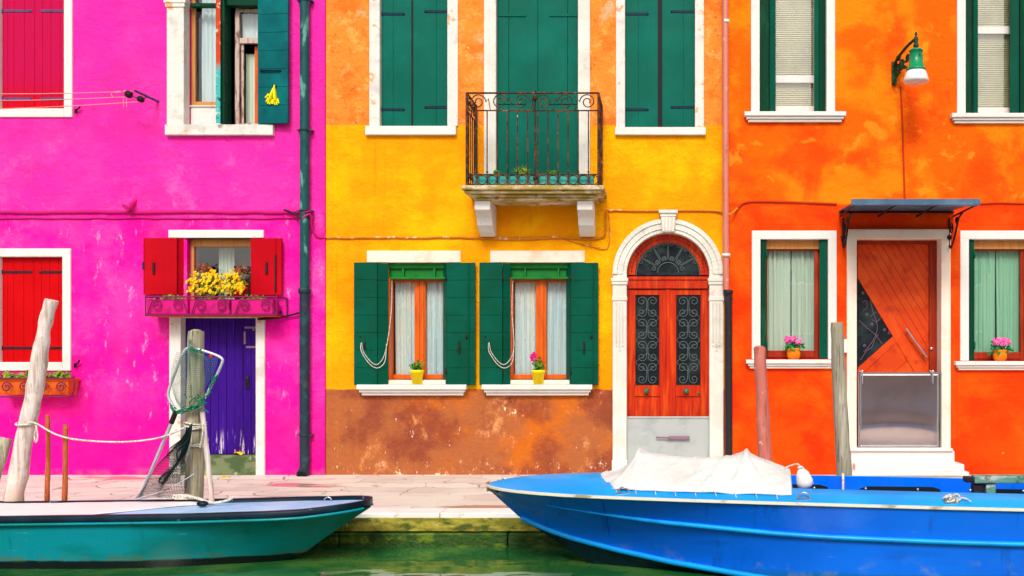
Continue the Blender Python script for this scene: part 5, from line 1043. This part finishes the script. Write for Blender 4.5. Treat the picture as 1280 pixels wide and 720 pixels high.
o = pole('net_pole', 'pale slim pole leaning against the right of the net post', 'pole', [P(265, 640, PY-.12), P(264, 620, PY-.12), P(259, 570, PY-.12), P(253, 515, PY-.1)], [.028, .027, .026, .024], 'polepale', seed=9, n=8)
w = MB()
for k, py in enumerate((529, 532, 535, 556, 558)):
    w.tube([P(244, py, PY)+Vector((math.cos(t_)*.1, math.sin(t_)*.1-.0, .01*math.sin(t_*2+k))) for t_ in [2*PI*j/14 for j in range(14)]], .009, 5, closed=True)
w.tube(smoothpts([P(254, 530, NY), P(253, 545, NY-.03), P(250, 560, NY-.02)], 5), .008, 5); w.tube(smoothpts([P(233, 545, NY-.02), P(236, 560, NY-.03), P(229, 582, NY-.04)], 5), .008, 5)
o = w.build('lashing_rope', M['rope']); tag(o, 'pale rope lashed in loops round the grey net post', 'rope')
w = MB(); w.tube(smoothpts([P(29, 529, PY-.02), P(44, 529, PY-.08), P(70, 543, PY-.07), P(100, 550, PY-.06), P(150, 552.5, PY-.06), P(190, 549, PY-.07), P(215, 542, PY-.08), P(233, 533, PY-.09)], 6), .0085, 6)
for r_ in (.088,): w.tube([P(33.5, 529, PY)+Vector((math.cos(t_)*.088, math.sin(t_)*.1, .012*math.sin(t_))) for t_ in [2*PI*j/14 for j in range(14)]], .011, 5, closed=True)
w.tube(smoothpts([P(45, 531, PY-.1), P(47, 545, PY-.1), P(45, 553, PY-.1), P(43, 545, PY-.1), P(45, 536, PY-.1)], 5), .008, 5)
tag(w.build('mooring_rope', M['rope']), 'white rope sagging from crooked pole to grey net post', 'rope')

# ---------------------------------------------------------------- boats
class Boat:
    def __init__(s, tip, d, hb, zg, hc, zc, zk, L):
        s.o = Vector(tip); s.o.z = 0; s.d = Vector(d).normalized(); s.n = Vector((s.d.y, -s.d.x, 0)); s.n = s.n if s.n.y < 0 else -s.n
        s.hb, s.zg, s.hc, s.zc, s.zk, s.L = hb, zg, hc, zc, zk, L
    def p(s, u, v, z): q = s.o+s.d*u+s.n*v; return Vector((q.x, q.y, z))
    def side(s, u, w, sg, flare=1.25):       # w: 0 gunwale .. 1 chine
        a, b_ = s.hb(u), s.hc(u); k = w**flare if u < 9 else w
        return s.p(u, sg*(b_+(a-b_)*(1-w)**flare), s.zg(u)+(s.zc(u)-s.zg(u))*w)
def ss(x): x = max(0, min(1, x)); return x*x*(3-2*x)
def hull(b, m, root, us, nw=10, flare=1.25):
    mb = MB()
    for sg in (1, -1):
        rows = []
        for u in us:
            rows.append([b.side(u, j/nw, sg, flare) for j in range(nw+1)]+[b.p(u, sg*b.hc(u)*.5, (b.zc(u)+b.zk(u))/2), b.p(u, 0, b.zk(u))])
        k = len(rows[0]); mb.add([q for r_ in rows for q in r_], [(i*k+j, (i+1)*k+j, (i+1)*k+j+1, i*k+j+1) for i in range(len(rows)-1) for j in range(nw)], 0, True)
        mb.add([q for r_ in rows for q in r_], [(i*k+j, (i+1)*k+j, (i+1)*k+j+1, i*k+j+1) for i in range(len(rows)-1) for j in range(nw, k-1)], 1, True)
        mb.add([rows[-1][j] for j in range(k)]+[b.p(us[-1], 0, b.zg(us[-1]))], [tuple(range(k))+(k,)])
    return mb.build('hull', [m, M['bottom']], root)
def spaced(L, n, p=1.8): return [L*(i/n)**p for i in range(n+1)]

# teal boat on the left; its bow points right
hbT = lambda u: .5*math.sqrt(max(0, 1-(1-min(u, .9)/.9)**2)) if u < .9 else .5-.03*max(0, u-4)
B = Boat((-2.70, -4.04, 0), (-1, -.004, 0), hbT, lambda u: interp([(0, .235), (.5, .195), (1.5, .165), (3.5, .14), (6, .17)], u),
         lambda u: .40*ss((u-.35)/1.9)+.02*ss((u-.2)/.3) if u > .2 else 0, lambda u: interp([(0, .16), (.2, .03), (.45, -.14), (.62, -.27), (1.0, -.36), (6, -.4)], u),
         lambda u: interp([(0, .16), (.2, .03), (.45, -.14), (.62, -.28), (1.0, -.45), (6, -.5)], u), 6)
tb = thing('teal_boat', 'teal wooden rowing boat with navy gunwale, bow pointing right', 'boat', (-5.2, -4.05, 0))
us = spaced(5.6, 46, 1.9); hull(B, M['boatteal'], tb, us, 12, 1.0)
w = MB()
for sg in (1, -1):
    rows = []
    for u in us:
        h, z = B.hb(u), B.zg(u); i_ = max(0, h-.055)
        rows.append([B.p(u, sg*(h+.018), z-.046), B.p(u, sg*(h+.02), z-.004), B.p(u, sg*(h+.012), z+.006), B.p(u, sg*i_, z+.006), B.p(u, sg*i_, z-.07)])
    k = 5; w.add([q for r_ in rows for q in r_], [(i*k+j, (i+1)*k+j, (i+1)*k+j+1, i*k+j+1) for i in range(len(rows)-1) for j in range(k-1)], 0, True)
e = .028
w.build('gunwale', M['navy'], tb)
w = MB()
for sg in (1, -1): w.tube([B.p(u, sg*(B.hb(u)+.012), B.zg(u)-.066) for u in us if u > .02], .014, 6)
w.build('rubbing_strake', M['boatteal'], tb)
w = MB(); rows = []
for u in [q for q in us if q < 3.2]:
    i_ = max(.0, B.hb(u)-.045); rows.append([B.p(u, i_*(k/4-1), B.zg(u)-.03+.02*(1-(k/4-1)**2)) for k in range(9)])
w.add([q for r_ in rows for q in r_], [(i*9+j, (i+1)*9+j, (i+1)*9+j+1, i*9+j+1) for i in range(len(rows)-1) for j in range(8)], 0, True)
w.build('foredeck', M['paledeck'], tb)
w = MB(); w.tube([B.p(.43+.035*math.cos(t_), -.1, B.zg(.4)+.035*math.sin(t_)) for t_ in [PI*k/10 for k in range(11)]], .007, 6); w.build('ring', M['chrome'], tb)
w = MB()   # long thin tarp over the hold, narrowing to a tip towards the bow
def tarpfn(u, v):
    uu = 1.55+4.0*u; hw = min(B.hb(uu)-.05, .02+.42*ss((uu-1.5)/1.1)); vv = (v*2-1); off = .0
    far = -min(B.hb(uu)-.075, .30+.2*ss((uu-1.5)/1)); near = min(B.hb(uu)-.075, -.22+.75*ss((uu-1.45)/1.3)); q = far+(near-far)*v
    return B.p(uu, q, B.zg(uu)-.004+.006*(1-vv*vv)*ss((uu-1.5)/.8)+.006*mnoise.noise(Vector((uu*3, v*3, 1))))
w.grid(tarpfn, 60, 18); tag(w.build('tarpaulin', M['tarp'], None, solid=.006), 'white tarpaulin stretched over the hold of the teal boat', 'tarpaulin')
w = MB(); a = B.p(1.6, -.15, B.zg(1.6)+.02)
w.tube(smoothpts([B.p(1.95, -.35, B.zg(2)+.05), B.p(1.8, -.30, B.zg(1.8)+.055), B.p(1.62, -.2, B.zg(1.6)+.03), B.p(1.5, -.1, B.zg(1.5)+.02), B.p(1.38, -.12, B.zg(1.4)+.035), B.p(1.34, -.17, B.zg(1.4)+.06)], 6), .014, 6)
for k in range(4): w.tube([B.p(1.85+.03*k+.04*math.cos(t_), -.33, B.zg(1.9)+.05+.02*math.sin(t_)) for t_ in [2*PI*j/10 for j in range(10)]], .01, 5, closed=True)
tag(w.build('mooring_rope', M['rope']), 'knotted pale rope end lying on the teal boat deck', 'rope')
w = MB(); w.ball(B.p(1.56, -.02, B.zg(1.6)+.025), .04, n=8, sx=1.4, sz=.7); w.build('cleat', M['navy'], tb)
w = MB(); w.tube(smoothpts([P(-20, 628, -3.7), P(4, 634, -3.75), P(16, 640, -3.8)], 5), .01, 6); tag(w.build('mooring_rope', M['rope']), 'short pale rope over gunwale at the left edge', 'rope')

# blue motor boat on the right; its bow points left
hbB = lambda u: (.085+.77*(u/(u+.45)) if u > 0 else .085)*(1-.03*max(0, u-4))
zgB = lambda u: interp([(0, .385), (.8, .372), (3, .35), (5, .33), (7.5, .34)], u)
hcB = lambda u: .64*ss((u-.25)/3.2)**.9 if u > .25 else 0
zcB = lambda u: interp([(0, .34), (.3, .08), (.55, -.02), (.8, -.09), (1.2, -.165), (1.7, -.235), (2.6, -.32), (4, -.36), (7.5, -.38)], u)
zkB = lambda u: interp([(0, .34), (.3, .08), (.95, -.32), (1.4, -.5), (2, -.56), (7.5, -.58)], u)
C = Boat((-1.60, -4.15, 0), (4.7, -.5, 0), hbB, zgB, hcB, zcB, zkB, 7)
bb = thing('blue_boat', 'bright blue open motor boat with canvas cover, bow pointing left', 'boat', (2, -4.6, 0))
us = spaced(7.0, 60, 1.7); hull(C, M['boatblue'], bb, us, 16, 1.35)
UC = 1.15      # cockpit starts here
crown = lambda u: .13*min(1, (C.hb(u)-.05)/.6)
def deck(u, v): return C.p(u, v, C.zg(u)+crown(u)*(1-(v/C.hb(u))**2))
w = MB(); uf = [UC*(i/16)**1.4 for i in range(17)]
w.add([deck(u, C.hb(u)*(k/8-1)) for u in uf for k in range(17)], [(i*17+j, (i+1)*17+j, (i+1)*17+j+1, i*17+j+1) for i in range(16) for j in range(16)], 0, True)
ur = [UC+(6.98-UC)*i/50 for i in range(51)]
SD = .25
def inh(u, z):
    w_ = (C.zg(u)-z)/(C.zg(u)-C.zc(u)); return max(.01, min(C.hb(u)-SD-.016, C.hc(u)+(C.hb(u)-C.hc(u))*max(0, 1-w_)**1.35-.03))
for sg in (1, -1):
    rows = [[C.p(u, sg*C.hb(u), C.zg(u)), C.p(u, sg*(C.hb(u)-.12), C.zg(u)+.055), C.p(u, sg*(C.hb(u)-SD), C.zg(u)+.095), C.p(u, sg*(C.hb(u)-SD-.012), C.zg(u)+.09)] for u in ur]
    w.add([q for r_ in rows for q in r_], [(i*4+j, (i+1)*4+j, (i+1)*4+j+1, i*4+j+1) for i in range(50) for j in range(3)], 0, True)
w.build('deck', M['boatlight'], bb)
w = MB()
for sg in (1, -1):
    rows = [[C.p(u, sg*(C.hb(u)-SD-.012), C.zg(u)+.09), C.p(u, sg*inh(u, C.zg(u)-.15), C.zg(u)-.15), C.p(u, sg*inh(u, -.12), -.12)] for u in ur]
    w.add([q for r_ in rows for q in r_], [(i*3+j, (i+1)*3+j, (i+1)*3+j+1, i*3+j+1) for i in range(50) for j in range(2)], 0, False)
w.add([C.p(u, sg*inh(u, -.12), -.12) for u in ur for sg in (1, -1)], [(2*i, 2*i+1, 2*i+3, 2*i+2) for i in range(50)])
w.add([deck(UC, C.hb(UC)*(k/8-1)) for k in range(17)]+[C.p(UC, inh(UC, -.12)*(k/8-1), -.12) for k in range(16, -1, -1)], [tuple(range(34))])
w.build('cockpit', M['boatblue'], bb)
w = MB()       # flat dark panels painting the shade of slots in the far bulwark
for sg in (-1,):
    u = 2.33
    while u < 6.5:
        ln = .78; n = 8
        def ip(a, z): return C.p(a, sg*(C.hb(a)-SD-.02)+.012, z)
        zt_, zb = C.zg(u)+.004, C.zg(u)-.11
        pts = [ip(u, zb), ip(u+ln, zb), ip(u+ln-.03, zt_-.02), ip(u+ln-.10, zt_), ip(u+.10, zt_), ip(u+.03, zt_-.02)]
        w.add(pts, [(0, 1, 2, 3, 4, 5)]); u += ln+.24
w.build('slot_shade_panel', M['dark'], bb, solid=.004)
w = MB()
for sg in (1, -1):
    rows = [[C.p(u, sg*(C.hb(u)-.004), C.zg(u)+.012), C.p(u, sg*(C.hb(u)+.016), C.zg(u)+.008), C.p(u, sg*(C.hb(u)+.018), C.zg(u)-.010), C.p(u, sg*(C.hb(u)-.004), C.zg(u)-.016)] for u in us if u > .0]
    w.add([q for r_ in rows for q in r_], [(i*4+j, (i+1)*4+j, (i+1)*4+j+1, i*4+j+1) for i in range(len(rows)-1) for j in range(3)], 0, False)
w.build('rubbing_strake', M['rub'], bb)
w = MB(); w.add([C.p(-.0, v, z) for v, z in ((-.07, .40), (.07, .40), (.05, .33), (-.05, .33))]+[C.p(.14, v, z) for v, z in ((-.27, .385), (.27, .385), (.22, .33), (-.22, .33))], [(0, 1, 2, 3), (0, 1, 5, 4), (1, 2, 6, 5), (3, 0, 4, 7), (2, 3, 7, 6)]); w.build('bow_fender_strip', M['scuff'], bb, bevel=.008)
w = MB()
for sg in (1, -1):
    uu = [.62+(6.9-.62)*i/70 for i in range(71)]
    w.tube([C.side(u, interp([(.62, .30), (1.5, .36), (3, .40), (7, .42)], u), sg, 1.35)+C.n*sg*.006 for u in uu], [.006+.022*ss((u-.6)/1.2) for u in uu], 8, flat=.8)
    uu = [.31+(6.9-.31)*i/70 for i in range(71)]
    w.tube([C.side(u, 1, sg, 1.35)+C.n*sg*.004+Vector((0, 0, .008)) for u in uu], .026, 8)
w.build('spray_rail', M['boatlight'], bb)  # lighter blue puts the catch light along the rails into their colour
def loopcleat(u, v, r=.045, knot=False):
    w = MB(); z = C.zg(u)+.03; w.box(-.06, .06, -.02, .02, -.002, .008); q = C.p(u, v, z); mm = [Vector(a) for a in w.v]; w.v = [q+a for a in mm]
    w.tube([q+C.d*math.cos(t_)*r+Vector((0, 0, math.sin(t_)*r*1.15)) for t_ in [PI*k/12 for k in range(13)]], .0075, 6); w.build('cleat', M['chrome'], bb)
    if knot:
        w = MB(); rr = random.Random(3)
        for k in range(5): c = q+Vector((rr.uniform(-.03, .05), rr.uniform(-.02, .02), .02+rr.uniform(0, .04))); w.tube([c+Vector((math.cos(t_)*.035, .02*math.sin(t_*2), math.sin(t_)*.025)) for t_ in [2*PI*j/10 for j in range(10)]], .008, 5, closed=True)
        w.tube(smoothpts([q+Vector((.03, 0, .03)), q+Vector((.1, 0, .04)), q+Vector((.16, 0, .01))], 4), .007, 5); tag(w.build('tie_rope', M['rope']), 'small white rope knotted on a gunwale cleat of the blue boat', 'rope')
for u, v, k in ((1.33, C.hb(1.33)-.08, False), (2.83, C.hb(2.83)-.08, False), (4.0, C.hb(4)-.08, True), (4.75, C.hb(4.75)-.1, False), (.14, -.02, False)): loopcleat(u, v, .045 if u > .5 else .02, k)
for u in (3.1, 3.45, 4.75): loopcleat(u, -(C.hb(u)-.2), .04)
w = MB()
for sg in (1,):
    for k in range(8): w.ball(C.p(2.5+.42*k, C.hb(2.5+.42*k)-SD+.01, C.zg(2.5)+.1), .011, n=5)
w.build('deck_screw', M['chrome'], bb)
# canvas cover
t0, t1 = 1.02, 2.70
ridge = [(0, .0), (.12, .05), (.20, .185), (.30, .16), (.5, .135), (.66, .15), (.77, .195), (.87, .13), (1, .05)]
def cov(u, v):
    uu = t0+(t1-t0)*u+.03; s_ = v*2-1; hw = C.hb(uu)-.11
    if u < .12: hw *= .3+.7*(u/.12)**.6
    sp = 1.0; hr = interp(ridge, u)
    base = C.zg(uu)+.075+.014*mnoise.noise(Vector((u*9, s_, 7)))*abs(s_)
    prof = min(1, (1-abs(s_))*1.25+.0)*(1 if abs(s_) > .2 else 1)
    fold = (1-abs(mnoise.noise(Vector((uu*5+s_*2.2, s_*1.3, 5)))*2.6))
    z = base+hr*prof*1.05+.05*(1-s_*s_)+.013*fold*min(1, prof*3)+.003*(1-abs(mnoise.noise(Vector((uu*13-s_*3, s_*2.5, 9)))*3))*min(1, prof*3)
    for uc, sl in ((.20, .09), (.20, -.12), (.5, .05), (.66, -.1), (.77, .1), (.77, -.06)):
        z += .016*max(0, 1-abs(u-uc-sl*(1-prof)*(1 if s_ > 0 else -1))/.022)*min(1, prof*4)
    z -= .02*ss((abs(s_)-.85)/.15)
    return C.p(uu+.03*s_*(1 if u > .5 else -1)*0, s_*hw, z)
w = MB(); w.grid(cov, 110, 60)
w.add([cov(1, k/40) for k in range(41)]+[C.p(t1+.05, (C.hb(t1)-.2)*(1-k/20), C.zg(t1)+.02) for k in range(0, 41)], [tuple(range(82))])
w.tube([cov(.06+.94*k/60, 1)+Vector((0, -.004, .004)) for k in range(61)], .006, 5, 0)
for k in range(9): q = cov(.12+.1*k, 1); w.tube([q+Vector((0, -.004, .012)), q+Vector((.01, -.03, -.005)), q+Vector((.015, -.06, -.028))], .004, 4, 1)
tag(w.build('canvas_cover', [M['canvas'], M['rope']], None), 'white canvas cover draped over the fore cockpit of the blue boat', 'canvas cover')
# fender, hanging rope, plank
t = thing('boat_fender', 'white teardrop fender tied beside the canvas cover', 'fender', C.p(2.72, -.05, .2))
q = C.p(2.87, .12, 0); a = Vector((q.x, q.y, Z(611, q.y)))
w = MB(); w.M = Matrix.Translation(a) @ Matrix.Rotation(R(-16), 4, 'Y'); w.lathe([(0, 0), (.04, .006), (.07, .03), (.074, .07), (.056, .14), (.03, .175), (.016, .185), (.016, .205), (0, .208)], (0, 0, 0), 18); w.build('body', M['floatwhite'], t)
w = MB(); w.tube(smoothpts([a+Vector((-.055, 0, .19)), a+Vector((-.08, 0, .215)), a+Vector((-.13, .0, .205)), a+Vector((-.2, .03, .17))], 5), .008, 6); w.tube([a+Vector((-.054+.02*math.cos(t_), .02*math.sin(t_), .185)) for t_ in [2*PI*j/10 for j in range(10)]], .009, 5, closed=True); w.build('lanyard', M['rope'], t)
u_ = 3.22; vv = -(C.hb(u_)-SD-.035)
w = MB(); w.tube(smoothpts([C.p(u_, vv-.1, C.zg(u_)+.1), C.p(u_, vv+.01, C.zg(u_)+.105), C.p(u_, vv+.035, C.zg(u_)+.02), C.p(u_, vv+.03, C.zg(u_)-.1)], 5), .013, 6); tag(w.build('hanging_rope', M['rope']), 'short white rope hanging down the far inner side of blue boat', 'rope')
t = thing('plank', 'weathered green and white plank resting across the blue boat', 'plank', C.p(4.9, 0, .4))
uy = -4.55; zt_ = Z(594, uy)
w = MB(); w.box(X(1216, uy), X(1216, uy)+2.0, uy-.06, uy+.06, zt_-.065, zt_); w.build('board', M['plank'], t, bevel=.008, seg=2)
w = MB(); w.box(X(1205, uy), X(1216, uy)-.002, uy-.05, uy+.05, zt_-.06, zt_-.01); w.box(X(1215, uy), X(1229, uy), uy-.03, uy+.05, zt_-.19, zt_-.068); w.build('chock', M['blackpipe'], t, bevel=.01)
w = MB(); w.box(X(1231, uy), X(1243, uy), uy-.04, uy+.04, zt_-.5, zt_-.067); w.build('leg', M['plank'], t, bevel=.006); w = MB(); w.box(X(1231, uy)+1.6, X(1243, uy)+1.6, uy-.04, uy+.04, zt_-.5, zt_-.067); w.build('leg', M['plank'], t, bevel=.006)
# fallen yellow leaves by the purple door
for px, py, Y in ((284, 596, -.35), (256, 594.5, -.25), (297, 566.8, -.02)):
    w = MB(); leaf_cluster(w, (X(px, Y), Y, Z(566.5) + .01 if py < 570 else .012), (.05, .03, .004), 5, .06, 0, px); tag(w.build('fallen_leaves', M['fyellow']), {284: 'yellow petals on the paving below the purple door step', 256: 'few yellow petals on paving near the grey net post', 297: 'yellow petals on the green door step'}[px], 'petals', 'fallen yellow petals')
